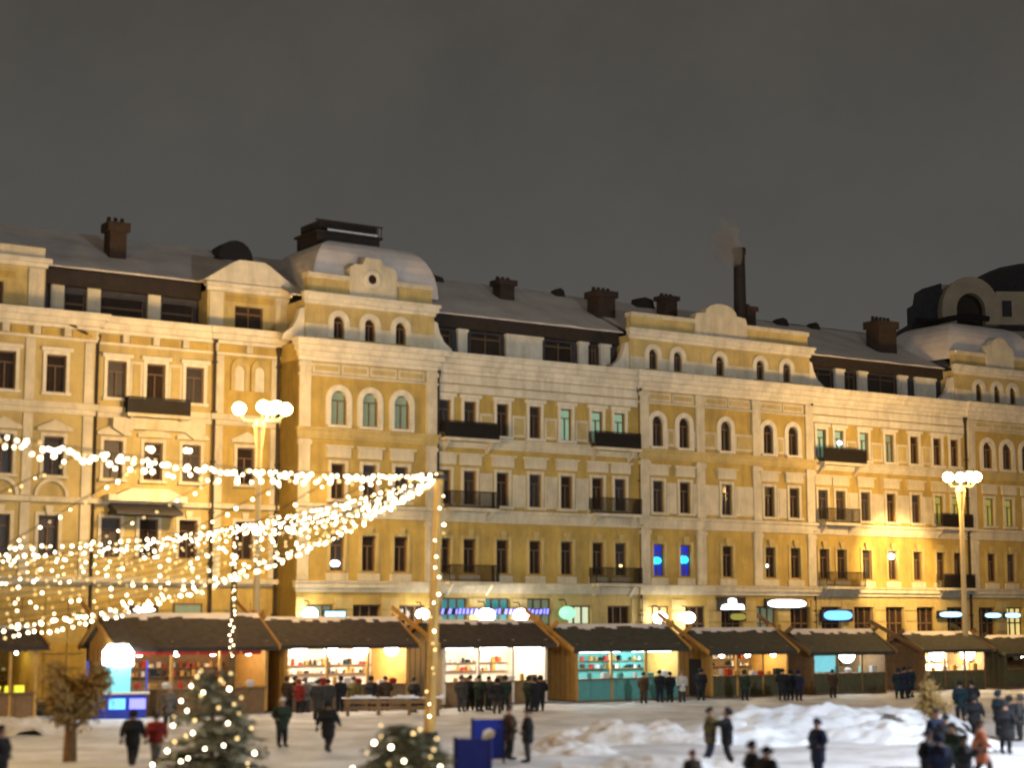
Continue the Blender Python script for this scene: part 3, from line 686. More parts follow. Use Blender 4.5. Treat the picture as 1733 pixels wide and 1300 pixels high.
# ------------------------------------------------------------------ far domed building behind the right end
FY = 175
fp = at(1660, 560, FY)
Q = thing('domed_building', 'dim building with dark dome and arched stone dormer, behind the right end of the terrace', 'building', (fp.x, FY, 0), .06)
k = FY / FPX
zt = lambda y: at(1660, y, FY).z
xx = lambda x: (x - 1660) * k
MB().box(xx(1552), xx(1860), 1.5, 22, 0, zt(556)).build('wall', 'grey_stone', Q)
MB().box(xx(1545), xx(1870), .9, 23, zt(556), zt(545)).build('cornice', 'slate', Q)
d = MB(); n = 8
v = []
for j in range(7):
    t = j / 6; sc = math.cos(t * 1.15); 
    v.append((sc, zt(540) + (zt(415) - zt(540)) * math.sin(t * math.pi / 2)))
for j in range(6):
    for q in range(16):
        a0, a1 = 2 * math.pi * q / 16, 2 * math.pi * (q + 1) / 16; cx, cy2, R = xx(1850), 12, xx(1850) - xx(1672)
        d.quad(*[(cx + R * v[jj][0] * math.cos(a), cy2 + R * v[jj][0] * math.sin(a), v[jj][1]) for jj, a in ((j, a0), (j, a1), (j + 1, a1), (j + 1, a0))])
d.build('dome', 'slate', Q)
MB().prism([(xx(1552), zt(548)), (xx(1552), zt(512)), (xx(1562), zt(508)), (xx(1566), zt(486)), (xx(1600), zt(476)), (xx(1606), zt(548))], 1.2, 4).build('turret', 'slate', Q)
n = 14; arch = MB(); ic, ir, orr = (xx(1642), zt(525)), xx(1667) - xx(1642), xx(1692) - xx(1642)
inn = [(ic[0] - ir, zt(550))] + [(ic[0] - ir * math.cos(math.pi * q / n), ic[1] + 1.15 * ir * math.sin(math.pi * q / n)) for q in range(n + 1)] + [(ic[0] + ir, zt(550))]
out = [(ic[0] - orr, zt(550))] + [(ic[0] - orr * math.cos(math.pi * q / n), ic[1] + 1.15 * orr * math.sin(math.pi * q / n)) for q in range(n + 1)] + [(ic[0] + orr, zt(550))]
for q in range(len(inn) - 1): arch.prism([inn[q], inn[q + 1], out[q + 1], out[q]], -.4, 3)
dw = arch.build('dormer', 'grey_stone', Q)
MB().prism(inn, .6, .8).build('pane', 'window_glass', dw)
MB().box(xx(1690), xx(1800), .2, 3, zt(548), zt(492)).build('parapet', 'grey_stone', Q)
MB().box(xx(1700), xx(1716), .1, .2, zt(535), zt(508)).build('niche', 'slate', Q)
MB().box(xx(1600), xx(1692), 2.6, 4.5, zt(548), zt(474)).build('gable_wall', 'grey_stone', Q)
r = MB()
for q in range(16):
    a0, a1 = q / 16, (q + 1) / 16
    f = lambda a: (xx(1553) + (xx(1668) - xx(1553)) * a, -1.2, zt(556) + (zt(541) - zt(556)) * math.sin(a * 2.2) * 1.05)
    r.tube(f(a0), f(a1), .28, .28, 6)
r.build('railing', 'iron', Q)

# ------------------------------------------------------------------ street lamps
SODIUM2 = (1, .66, .26)
def street_lamp(px, py, Y, label, power, glb, aims=()):
    h = at(px, py, Y); z = h.z
    R = thing('street_lamp', label, 'street lamp', (h.x, Y, 0), 0, 'tall many-globed lamps along the facade')
    MB().tube((0, 0, -.2), (0, 0, 1.2), .36, .30, 12).tube((0, 0, 1.2), (0, 0, z - 1.0), .20, .15, 12).build('post', 'lamp_post_paint', R)
    MB().tube((0, 0, z - 2.2), (0, 0, z - 1.0), .17, .30, 12).tube((0, 0, z - 1.0), (0, 0, z - .6), .36, .22, 12).build('capital', 'lamp_post_paint', R)
    for dx, dy, dz in glb:
        a = MB().tube((0, 0, z - .7), (dx * .7, dy * .7, z - .65 + dz * .4), .06, .05, 6).tube((dx * .7, dy * .7, z - .65 + dz * .4), (dx, dy, z - .25 + dz), .05, .05, 6).build('arm', 'lamp_post_paint', R)
        MB().sphere((dx, dy, z + dz), .36, 14, 10, .95).build('globe', 'lamp_globe_glow', a, smooth=True)
    lamp('lamp_light', 'POINT', (glb[0][0] - .7, -.2, z + .1), power / 2, SODIUM, .4, parent=R)
    lamp('lamp_light', 'POINT', (glb[-1][0] + .7, .2, z + .1), power / 2, SODIUM, .4, parent=R)
    for aim, pw, cone in aims:      # spots added at the lamp head to lay light pools on the wall
        lo = fw(*aim); lamp('added_wall_spot', 'SPOT', (h.x + .9, Y + .9, z - .6), pw, SODIUM2, .25, lo, cone, .55)
    return R
street_lamp(440, 692, 95, 'tall lit lamp post in front of the left end block, with globes blazing white', 5500, [(-1.12, 0, 0), (.25, -.5, .05), (.35, .7, .1), (.85, .2, .12), (1.38, 0, -.03)],
    [((-17.5, 1.5, 8.5), 4200, 62), ((-7.5, 0, 8.0), 4200, 55)])
street_lamp(1625, 808, 121, 'lit lamp post before the right end of the terrace, smaller in view', 7000, [(-.82, 0, 0), (.2, .75, .05), (.55, -.5, .0), (1.1, 0, .02)],
    [((40, 0, 8.3), 17000, 44)])

# ------------------------------------------------------------------ market stalls
SO = 12.5     # front line of the stall row, metres before the facade
def zpix(px, py, out): return fac(px, py, out)[1]
def stall(px0, px1, ridge_py, eave_py, label, roofm, inner, light, lcol, lamps, wallm='stall_wood', gablem='stall_orange', depth=3.4, out=SO, frontm='stall_wood', lampm='white_lamp_glow', door=False, boards=True, tube=False, lampr=.17):
    s0 = fac(px0, 1150, out)[0]; s1 = fac(px1, 1150, out)[0]; pm = (px0 + px1) / 2
    ov = .45; zed = zpix(pm, eave_py, out + ov); zr = zpix(pm, ridge_py, out - depth / 2); n = s1 - s0
    sl = (zr - zed) / (depth / 2 + ov); ze = zed + sl * ov
    p = fw((s0 + s1) / 2, -out + depth / 2)
    R = thing('market_stall', label, 'market stall', (p.x, p.y, 0), PHI, 'wooden market stalls in a row')
    hw, hd = n / 2, depth / 2
    MB().box(-hw, hw, -hd, hd, -.2, .12).build('floor', 'stall_wood', R)
    MB().box(-hw, hw, hd - .08, hd, .12, ze).build('back_wall', inner, R)
    for sg in (-1, 1):
        w = MB().prism([(-hd, .12), (hd, .12), (hd, ze), (0, zr - .12), (-hd, ze)], sg * hw - .05, sg * hw + .05, 'x').build('side_wall', gablem, R)
        if sg < 0 and door:
            MB().box(sg * hw - .09, sg * hw - .05, -.9, .2, .12, 2.3).build('door', 'iron', w)
        for q in range(1, 7):
            MB().box(sg * hw + sg * .05, sg * hw + sg * .075, -hd + q * depth / 7 - .02, -hd + q * depth / 7 + .02, .2, ze - .1).build('batten', 'stall_wood', w)
    ct = 1.25; rq = random.Random(int(px0) + 99)
    npl = max(3, int(n / .9))
    for q in range(npl):
        MB().box(-hw + .1 + (n - .2) * q / npl + .02, -hw + .1 + (n - .2) * (q + 1) / npl - .02, -hd, -hd + .06, .12, ct).build('front_panel', frontm, R)
    MB().box(-hw + .08, hw - .08, -hd - .22, -hd + .5, ct, ct + .07).build('counter', 'stall_wood', R)
    for xx in ([-hw + .07, hw - .07] + [(-hw + n * q / 3) for q in (1, 2)]): MB().box(xx - .07, xx + .07, -hd - .04, -hd + .09, .12, ze).build('post', gablem, R)
    for sz in (1.75, 2.2):
        MB().box(-hw + .2, hw - .2, hd - .42, hd - .09, sz, sz + .04).build('shelf', 'stall_wood', R)
    gcol = {}
    xx = -hw + .3
    while xx < hw - .4:
        for sz in (1.79, 2.24):
            if rq.random() < .8:
                w = rq.uniform(.1, .26); hh = rq.uniform(.12, .36); y0 = hd - .38
                gm = gcol.setdefault(rq.choice(('cloth_white', 'stall_orange', 'awning_red', 'cloth_brown', 'brown_leaves', 'cloth_teal', 'stall_white')), MB())
                if rq.random() < .5: gm.box(xx, xx + w, y0, y0 + .2, sz, sz + hh)
                else: gm.tube((xx + w / 2, y0 + .1, sz), (xx + w / 2, y0 + .1, sz + hh), w / 2, w / 3, 8)
        xx += rq.uniform(.22, .42)
    for m_, gm in gcol.items(): gm.build('shelf_goods', m_, R, kind='stuff')
    hg = MB(); xx = -hw + .3
    while xx < hw - .3:
        if rq.random() < .55: hg.tube((xx, -hd + .3, ze - .15), (xx, -hd + .3, ze - .15 - rq.uniform(.15, .4)), .03, .09, 6)
        xx += .3
    hg.build('hanging_goods', 'stall_orange' if rq.random() < .5 else 'cloth_brown', R, kind='stuff')
    # roof: two slopes with overhang
    for sg in (-1, 1):
        MB().prism([(0, zr), (sg * (hd + ov), ze - sl * ov), (sg * (hd + ov), ze - sl * ov - .10), (0, zr - .14)], -hw - .45, hw + .45, 'x').build('roof', roofm, R)
    sc_ = MB(); ns = int(n / .35)
    for q in range(ns):
        xa, xb = -hw - .4 + (n + .8) * q / ns, -hw - .4 + (n + .8) * (q + 1) / ns; wv = rq.uniform(.12, .5)
        sc_.prism([(-wv, zr - sl * wv + .02), (0, zr + .06), (.35, zr - sl * .35 + .02)], xa, xb, 'x')
    sc_.build('snow_cap', 'roof_snow', R, kind='stuff')
    MB().box(-hw - .45, hw + .45, -hd - ov - .04, -hd - ov + .02, ze - sl * ov - .2, ze - sl * ov - .1).build('fascia', roofm, R)
    if boards:
        for e in (-1, 1):
            for sg in (-1, 1):
                ex = 2.6 if (e < 0 and sg < 0) else .5
                a = Vector((e * (hw + .5) + sg * .07, sg * (hd + ov + .1), ze - sl * (ov + .1))); b = Vector((e * (hw + .5) + sg * .07, -sg * 1.5, zr + sl * .55 * ex)); b.y = -sg * ex; ex = ex
                dirn = (b - a).normalized(); up = Vector((0, -dirn.z * (1 if dirn.y > 0 else -1), abs(dirn.y))).normalized() * .13
                mb = MB(); t = Vector((.04, 0, 0))
                pts = [a - up - t, b - up - t, b + up - t, a + up - t, a - up + t, b - up + t, b + up + t, a + up + t]
                mb.v = [tuple(q) for q in pts]; mb.f = [(0, 1, 2, 3), (7, 6, 5, 4), (0, 4, 5, 1), (1, 5, 6, 2), (2, 6, 7, 3), (3, 7, 4, 0)]
                mb.build('barge_board', gablem if gablem != 'stall_white' else 'stall_orange', R)
    # lamps under the eave
    for q in range(lamps):
        xx = -hw + n * (q + .5) / lamps
        if tube: lm = MB().tube((xx - n / lamps * .38, -hd + .25, ze - .42), (xx + n / lamps * .38, -hd + .25, ze - .42), .09, .09, 8)
        else: lm = MB().sphere((xx, -hd + .2, ze - .5), lampr, 10, 7)
        lm.tube((xx, -hd + .25, ze - .35), (xx, -hd + .25, ze), .02, .02, 5).build('lamp', lampm, R)
    for q in (-.3, .3): lamp('stall_light', 'POINT', (q * n, -.2, ze - .7), light, lcol, .25, parent=R)
    R['s'] = 0; del R['s']
    return R, hw, hd, ct + .07, p
ST = []
WL = (1, .88, .72); CL = (.72, .96, 1)
ST.append(stall(-75, 62, 1062, 1095, 'dark market stall cut by the left edge, with lime glowing goods', 'stall_roof', 'stall_wood', 25, (.9, .9, .3), 2, lampr=.08))
ST.append(stall(205, 452, 1040, 1096, 'long brown-roofed market stall behind the snowy christmas tree, with red valance', 'stall_roof', 'stall_wood', 130, (1, .7, .45), 4, depth=4.2, lampr=.24))
ST.append(stall(482, 690, 1046, 1092, 'brightest market stall with white lamps and queue of people, left of the tall pole', 'stall_roof', 'stall_white', 480, WL, 4, depth=4.0, lampr=.38))
ST.append(stall(750, 925, 1051, 1091, 'market stall just right of the tall pole with long white tube light', 'stall_roof', 'stall_white', 430, WL, 3, gablem='stall_white', depth=4.0, tube=True))
ST.append(stall(975, 1150, 1058, 1098, 'teal market stall with cold white tube light and orange gable end', 'stall_roof_green', 'stall_teal', 380, CL, 2, frontm='stall_teal', tube=True, lampm='cool_lamp_glow'))
ST.append(stall(1203, 1334, 1064, 1103, 'market stall with orange doorway gable and yellow shelves of goods', 'stall_roof_green', 'stall_wood', 170, (1, .82, .5), 3, door=True, frontm='stall_olive'))
ST.append(stall(1374, 1500, 1066, 1104, 'market stall with cyan glowing window and one white round lamp', 'stall_roof_green', 'stall_wood', 150, (.85, .95, 1), 1, lampm='cool_lamp_glow', lampr=.5, frontm='stall_olive', gablem='stall_wood'))
ST.append(stall(1564, 1668, 1070, 1100, 'market stall glowing cream white near the right lamp post', 'stall_roof_green', 'stall_white', 620, (1, .93, .66), 2, lampr=.5, frontm='stall_olive', gablem='stall_wood'))
ST.append(stall(1702, 1830, 1076, 1106, 'dark unlit market stall cut by the right edge', 'stall_roof_green', 'stall_wood', 10, (1, .8, .5), 2, lampr=.06, frontm='stall_olive', gablem='stall_olive'))
# red valance on the long brown stall, as a part of it
R, hw, hd, ct, p = ST[1]
for q in range(6): MB().box(-hw * .9 + q * hw * .3, -hw * .9 + q * hw * .3 + hw * .27, -hd - .32, -hd - .28, 2.95, 3.25).build('valance', 'awning_red', R)
R, hw, hd, ct, p = ST[6]
wf = MB().box(-hw + .3, -hw + 2.0, -hd - .02, -hd + .04, 1.4, 2.75).build('lit_case', 'kiosk_cyan', R)
# goods standing on the counters: separate things, alike ones share a label
rnd = random.Random(11)
ORDW = ['first', 'second', 'third', 'fourth', 'fifth', 'sixth', 'seventh', 'eighth', 'ninth']
def goods(i, label, mats, n, z=None, kinds=('jar', 'box', 'basket')):
    R, hw, hd, ct, p = ST[i]
    for q in range(n):
        kx = -hw + .5 + (2 * hw - 1.0) * (q + .5) / n; kind = kinds[q % len(kinds)]; m = mats[q % len(mats)]; h = rnd.uniform(.2, .42)
        mb = MB()
        if kind == 'jar': mb.tube((0, 0, 0), (0, 0, h * .75), .13, .13, 10).tube((0, 0, h * .75), (0, 0, h * .85), .13, .09, 10).tube((0, 0, h * .85), (0, 0, h), .11, .11, 10)
        elif kind == 'box': mb.box(-.2, .2, -.14, .14, 0, h).box(-.21, .21, -.15, .15, h * .8, h * .86)
        else:
            mb.tube((0, 0, 0), (0, 0, h * .6), .16, .24, 10).tube((0, 0, h * .6), (0, 0, h * .7), .26, .26, 10)
            for a in range(5): mb.sphere((.1 * math.cos(a * 1.26), .1 * math.sin(a * 1.26), h * .75), .08, 6, 5)
        w = Vector((kx, -hd + .12, 0)); w.rotate(Matrix.Rotation(PHI, 3, 'Z'))
        o = mb.build(kind, m, None, (p.x + w.x, p.y + w.y, ct)); o.rotation_euler = (0, 0, PHI)
        tag(o, f'{kind} {ORDW[q]} from the left on the counter of {label}', kind, f'goods on the counter of {label}')
goods(0, 'the dark stall at the left edge', ['goods_lime'], 5)
goods(1, 'the long stall with the red valance', ['awning_red', 'stall_orange', 'cloth_white'], 9)
goods(2, 'the brightest stall left of the pole', ['stall_orange', 'cloth_white', 'cloth_red'], 9)
goods(3, 'the stall right of the tall pole', ['stall_orange', 'stall_wood', 'cloth_white'], 8)
goods(4, 'the teal stall', ['stall_teal', 'cloth_white'], 6)
goods(5, 'the stall with the orange doorway', ['cloth_white', 'awning_red', 'stall_orange', 'cloth_green'], 8)
goods(6, 'the stall with the cyan case', ['cloth_white', 'stall_teal'], 5)
goods(7, 'the cream-lit stall near the right lamp', ['stall_orange', 'cloth_white'], 5)
# blue kiosk in front of the long stall
kp = at(197, 1212, 86)
K = thing('kiosk', 'blue drinks kiosk with glaring white lamp box on top, before the long brown stall', 'kiosk', (kp.x, kp.y, 0), .25)
MB().box(-1.35, 1.35, -.5, .5, 0, 1.15).build('counter', 'blue_kiosk', K)
MB().box(-1.5, 1.5, -.65, .55, 1.15, 1.23).build('counter_top', 'stall_white', K)
for q in (-.95, 0, .95): MB().box(q - .38, q + .38, -.54, -.5, .45, .95).build('lit_panel', 'sign_violet' if q else 'sign_blue', K)
MB().box(-.6, .6, -.3, .4, 1.23, 2.5).build('display_case', 'kiosk_cyan', K)
MB().box(-.72, .72, -.45, .45, 2.5, 3.15).prism([(-.72, 3.15), (.72, 3.15), (.45, 3.5), (-.45, 3.5)], -.45, .45).build('lamp_box', 'cool_lamp_glow', K)
for q in (-1.4, 1.4): MB().box(q - .04, q + .04, .38, .46, 1.23, 2.7).build('post', 'blue_kiosk', K)
lamp('kiosk_light', 'POINT', (0, -1.0, 2.8), 130, (.7, .9, 1), .3, parent=K)

# ------------------------------------------------------------------ poles and light strings
def pole(px0, py0, px1, py1, Y, r, label, material):
    a = at(px0, py0, Y); b = at(px1, py1, Y); b.z = -.2
    R = thing('garland_pole', label, 'pole', (b.x, b.y, 0))
    o = Vector((b.x, b.y, 0))
    MB().tube(b - o, a - o, r, r * .8, 12).build('shaft', material, R)
    MB().tube(a - o - Vector((0, 0, .25)), a - o - Vector((0, 0, .1)), r * 1.5, r * 1.5, 12).build('collar', 'iron', R)
    MB().tube((0, 0, -.1), (0, 0, .5), r * 1.8, r * 1.5, 12).build('base', 'iron', R)
    return a
P1 = pole(743, 800, 726, 1250, 68, .22, 'tall yellow pole in the middle that carries the ends of the light strings', 'pole_wood')
P2 = pole(398, 890, 391, 1200, 84, .16, 'thin dark pole behind the snowy christmas tree, wrapped in lights', 'bark')
BM = shared('bulb', lambda: meshm(MB().sphere((0, 0, 0), .046, 8, 6), 'bulb', 'bulb_glow'))
BS = shared('bulbs', lambda: meshm(MB().sphere((0, 0, 0), .04, 8, 6), 'bulb', 'bulb_glow_soft'))
SK = shared('socket', lambda: meshm(MB().tube((0, 0, .03), (0, 0, .13), .03, .03, 6), 'socket', 'wire'))
brn = random.Random(4)
def string(a, b, sag, n, label, group=None, jit=.08, soft=.3, scale=1.0):
    a = Vector(a); b = Vector(b); R = thing('light_string', label, 'light string', a, 0, group)
    pts = []
    for k in range(25):
        t = k / 24; p = a.lerp(b, t) - a; p.z -= sag * 4 * t * (1 - t); pts.append(p)
    MB().path(pts, .018, 4).build('wire', 'wire', R)
    n = int(n * 1.35) if n > 20 else n
    for k in range(n):
        t = (k + .5 + brn.uniform(-.3, .3)) / n; p = a.lerp(b, t) - a; p.z -= sag * 4 * t * (1 - t)
        p += Vector((brn.uniform(-jit, jit), brn.uniform(-jit, jit), brn.uniform(-jit, jit * .3) - .1))
        o = link('bulb', BS if brn.random() < soft else BM, R, p); q = brn.uniform(.6, 1.3) * scale; q *= .82; o.scale = (q, q, q)
def V(x, y, Y): return at(x, y, Y)
gA = 'twin upper garlands from the tall pole to the left'
LA = 'bright upper garland running from the tall pole to the left edge'
for k, (yy, sg, n, od) in enumerate(((722, .50, 42, 'middle'), (728, .42, 46, 'topmost'), (735, .62, 34, 'lowest'))): string(P1 + Vector((0, 0, -.02 * k)), V(-60, yy, 50 - k), sg, n, od + ' strand of the ' + LA, gA, .13, .12, 1.35)
gB = 'bundled garlands between the two poles'
for k, sg in enumerate((.15, .32, .50, .70)): string(P1 + Vector((0, 0, -.08 * k)), P2 + Vector((0, 0, -.05 * k)), sg, 40, ('topmost', 'second', 'third', 'lowest')[k] + ' strand of the bright bundle slung between the tall pole and the thin pole', gB, .11, .15, 1.25)
gC = 'garlands from the thin pole to the left edge'
for k, yy in enumerate((921, 933)): string(P2, V(-60, yy, 60), .2 + .15 * k, 36, ('upper', 'lower')[k] + ' level garland running from the thin pole to the left edge', gC, .13, .15, 1.2)
gD = 'lowest garlands from the tall pole down to the left edge'
for k, yy in enumerate((1068, 1080, 1060)): string(P1 + Vector((0, 0, -.15)), V(-60, yy, 62 - k), 1.0 + .12 * k, 52, ('middle', 'lowermost', 'upper')[k] + ' strand of the garland swooping from the tall pole down to the left edge', gD, .11, .25, 1.1)
gE = 'fan of light strings below the thin pole'
ORD = ['topmost', 'second', 'third', 'fourth', 'fifth', 'sixth', 'seventh', 'eighth', 'ninth']
for k in range(4): string(P2 + Vector((0, 0, -.12 * k)), V(-60, 948 + 14 * k + brn.uniform(-4, 4), 64), .2 + .05 * brn.random(), 26, ORD[k] + ' string from the top in the fan from the thin pole to the lower left', gE, .14, .6, .95)
for k in range(6): string(P1 + Vector((0, 0, -.12)), V(-60, 985 + 14 * k + brn.uniform(-4, 4), 63), .78 + .05 * k, 30, ORD[k] + ' string from the top in the fan from the tall pole to the lower left', 'fan of light strings from the tall pole', .14, .6, .95)
gF = 'sparse slanting light strings'
for k, (x0, y0, x1, y1, n) in enumerate(((140, 765, -40, 852, 8), (265, 768, -30, 945, 16), (405, 790, 55, 962, 17), (508, 800, 195, 962, 15), (575, 803, 300, 958, 13), (645, 805, 415, 925, 10), (700, 806, 555, 885, 7))):
    string(V(x0, y0, 64), V(x1, y1, 72), .05, n, ('leftmost', 'second', 'third', 'fourth', 'fifth', 'sixth', 'rightmost')[k] + ' from the left of the sparse slanting light strings under the upper garland', gF, .08, .45, 1.1)
string(V(748, 822, 67.5), V(724, 1215, 67.5), 0, 19, 'widely spaced bulbs down the tall yellow pole', None, .16, .4, 1.2)
string(V(399, 905, 83), V(391, 1112, 83), 0, 22, 'row of bulbs down the thin dark pole', None, .12, .3, 1.2)
# loose bright lanterns above the upper garland
for x, y, od in ((252, 752, 'left'), (320, 755, 'right')): string(V(x - 5, y, 58), V(x + 7, y + 3, 58), .0, 2, od + ' pair of loose bulbs hanging above the upper garland', 'loose bulbs above the upper garland', .04, 0, 1.8)

# ------------------------------------------------------------------ trees
def conifer(px, Y, h, r, label, seed, snow=.35, bulbs=20, blab=''):
    p = at_z(px, 1300, 0); X = (px - CX) / FPX * (Y / cp * 1.0); rn = random.Random(seed)
    R = thing('christmas_tree', label, 'christmas tree', (X, Y, 0))
    MB().tube((0, 0, -.2), (0, 0, h * .95), .11, .02, 8).build('trunk', 'bark', R)
    cr = MB(); sn = MB()
    for k in range(15):
        z = .3 + (h - .35) * (k / 15) ** .92; rr = r * (1 - (z - .25) / h) ** .68 + .06; nb = max(7, int(20 * (1 - k / 22)))
        for b in range(nb):
            a = rn.uniform(0, 6.283); ln = rr * rn.uniform(.72, 1.15); dr = rn.uniform(-.30, -.05)
            tip = Vector((math.cos(a) * ln, math.sin(a) * ln, z + dr * ln)); base = Vector((0, 0, z))
            cr.tube(base, tip, .018, .006, 4, False)
            m = int(20 * ln / r) + 8
            for q in range(m):
                t = (q + rn.random()) / m; c = base.lerp(tip, .12 + .88 * t)
                for sd in (-1, 1):
                    aa = a + sd * rn.uniform(.5, 1.1); l = rn.uniform(.14, .28) * (1.15 - .5 * t)
                    e = c + Vector((math.cos(aa) * l, math.sin(aa) * l, rn.uniform(-.09, .07))); w = Vector((-math.sin(aa), math.cos(aa), rn.uniform(-.5, .5))) * .05
                    tg = sn if (rn.random() < snow) else cr
                    lift = Vector((0, 0, .015)) if tg is sn else Vector((0, 0, 0))
                    tg.quad(c - w + lift, e - w * .3 + lift, e + w * .3 + lift, c + w + lift)
    cr.build('crown', 'needles', R, kind='stuff'); sn.build('snow_dusting', 'snowy_needles', R, kind='stuff')
    G = thing('light_string', blab, 'light string', (X, Y, 0))
    lamp('bulb_light', 'POINT', (-.5, -r - .9, h * .55), 70, (1, .86, .55), .9, parent=G); lamp('bulb_light', 'POINT', (.9, -r - .5, h * .8), 50, (1, .86, .55), .9, parent=G)
    wp = []
    for k in range(bulbs):
        t = (k + .5) / bulbs; z = h * (.12 + .84 * t); rr = (r * (1 - (z - .25) / h) ** .68 + .08) * 1.0; a = -1.57 + 1.05 * math.sin(k * 2.4) + rn.uniform(-.35, .35)
        q = Vector((math.cos(a) * rr, math.sin(a) * rr, z)); wp.append(q)
        o = link('bulb', BM if rn.random() < .55 else BS, G, q); s = rn.uniform(.65, 1.1); o.scale = (s, s, s)
    MB().path(wp, .012, 4).build('wire', 'wire', G)
conifer(372, 52, 3.45, 1.75, 'snow-dusted christmas tree with bulbs, in front of the thin pole', 1, .6, 34, 'string of bulbs wound round the larger snow-dusted christmas tree')
conifer(690, 45, 2.25, 1.75, 'low christmas tree with bulbs at the foot of the tall yellow pole', 2, .4, 24, 'string of bulbs wound round the low tree at the tall pole')
def leafy(px, Y, h, r, tr, label, seed, n=1400):
    X = (px - CX) / FPX * Y; rn = random.Random(seed); R = thing('tree', label, 'tree', (X, Y, 0))
    tk = MB().tube((0, 0, -.2), (0, 0, h * .45), tr, tr * .7, 9)
    cr = MB()
    tips = []
    for k in range(16):
        a = rn.uniform(0, 6.283); z0 = h * rn.uniform(.3, .5); e = Vector((math.cos(a) * r * rn.uniform(.4, 1), math.sin(a) * r * rn.uniform(.4, 1), h * rn.uniform(.5, 1)))
        tk.tube((0, 0, z0), e, tr * .3, .012, 5, False); tips.append((Vector((0, 0, z0)), e))
    tk.build('trunk', 'bark', R)
    for k in range(n):
        a, e = rn.choice(tips); c = a.lerp(e, rn.uniform(.3, 1.05)) + Vector((rn.gauss(0, .16), rn.gauss(0, .16), rn.gauss(0, .14)))
        u = Vector((rn.gauss(0, 1), rn.gauss(0, 1), rn.gauss(0, 1))).normalized() * .09; w = u.orthogonal().normalized() * .05
        cr.quad(c - u, c + w, c + u, c - w)
    cr.build('crown', 'brown_leaves', R, kind='stuff')
leafy(132, 60, 3.3, 1.25, .25, 'small brown-leaved tree with thick trunk at the lower left, beside the blue kiosk', 3, 4200)
leafy(1568, 72, 2.2, .55, .13, 'slim brown shrub-like tree behind the group of people at right', 4, 900)

# ------------------------------------------------------------------ blue boards, barrier
def board(px, py, Y, w, h, rz, label, mark=False):
    p = at(px, py, Y); B = thing('banner_board', label, 'banner board', (p.x, p.y, 0), rz)
    MB().box(-w / 2, w / 2, -.03, .03, .12, h).build('panel', 'blue_board', B)
    for q in (-w / 2 + .05, w / 2 - .05):
        MB().box(q - .03, q + .03, -.05, .05, 0, h + .04).box(q - .03, q + .03, -.3, .3, -.1, .05).build('leg', 'iron', B)
    if mark: MB().prism([(-.22, h * .55), (.0, h * .5), (.2, h * .6), (.24, h * .72), (.05, h * .8), (-.15, h * .74)], -.036, -.03).build('emblem', 'stall_white', B)
board(826, 1240, 60, 1.15, 1.42, .1, 'blue banner board with pale emblem, further of the two beside the pole', True)
board(800, 1280, 53, 1.2, 1.25, -.35, 'tilted plain blue banner board, nearer of the two beside the pole')
bp = at(665, 1200, 88)
BR = thing('barrier', 'low wooden barrier capped with snow in front of the brightest stall', 'barrier', (bp.x, bp.y, 0), .12)
for q in (-2.2, -.7, .8, 2.2): MB().box(q - .08, q + .08, -.08, .08, -.1, .85).build('post', 'stall_wood', BR)
for z in (.3, .6): MB().box(-2.4, 2.4, -.04, .04, z, z + .16).build('rail', 'stall_wood', BR)
sc = MB(); n = 24
for q in range(n):
    x0, x1 = -2.5 + 5 * q / n, -2.5 + 5 * (q + 1) / n; hh = lambda x: .95 + .06 * math.sin(x * 3) + .03 * math.sin(x * 9)
    sc.prism([(-.22, .85), (.22, .85), (.14, hh(x0)), (-.14, hh(x0))], x0, x1, 'x')
sc.build('snow_cap', 'snow', BR)

# ------------------------------------------------------------------ smoke from the stack
sm = fw(29.7, 6.4, 33.0)
m = bpy.data.materials.new('smoke_volume'); m.use_nodes = True; t = m.node_tree; t.nodes.remove(t.nodes['Principled BSDF'])
pv = t.nodes.new('ShaderNodeVolumePrincipled'); pv.inputs['Color'].default_value = (1, .98, 1, 1); pv.inputs['Density'].default_value = .55
t.links.new(pv.outputs[0], t.nodes['Material Output'].inputs['Volume']); M['smoke_volume'] = m
smb = MB()
smb.sphere((0, 0, 0), 1.15, 14, 10, 1.6)
me = smb.mesh('smoke')
from mathutils import noise
for vv in me.vertices:
    q = vv.co * 1.3; vv.co *= 1 + .5 * noise.noise((q.x, q.y, q.z)); vv.co.x += .25 * vv.co.z * -.6
me.materials.append(m)
tag(link('smoke', me, None, sm, 'stuff'), 'pale puff of smoke drifting left from the tall smokestack', 'smoke')

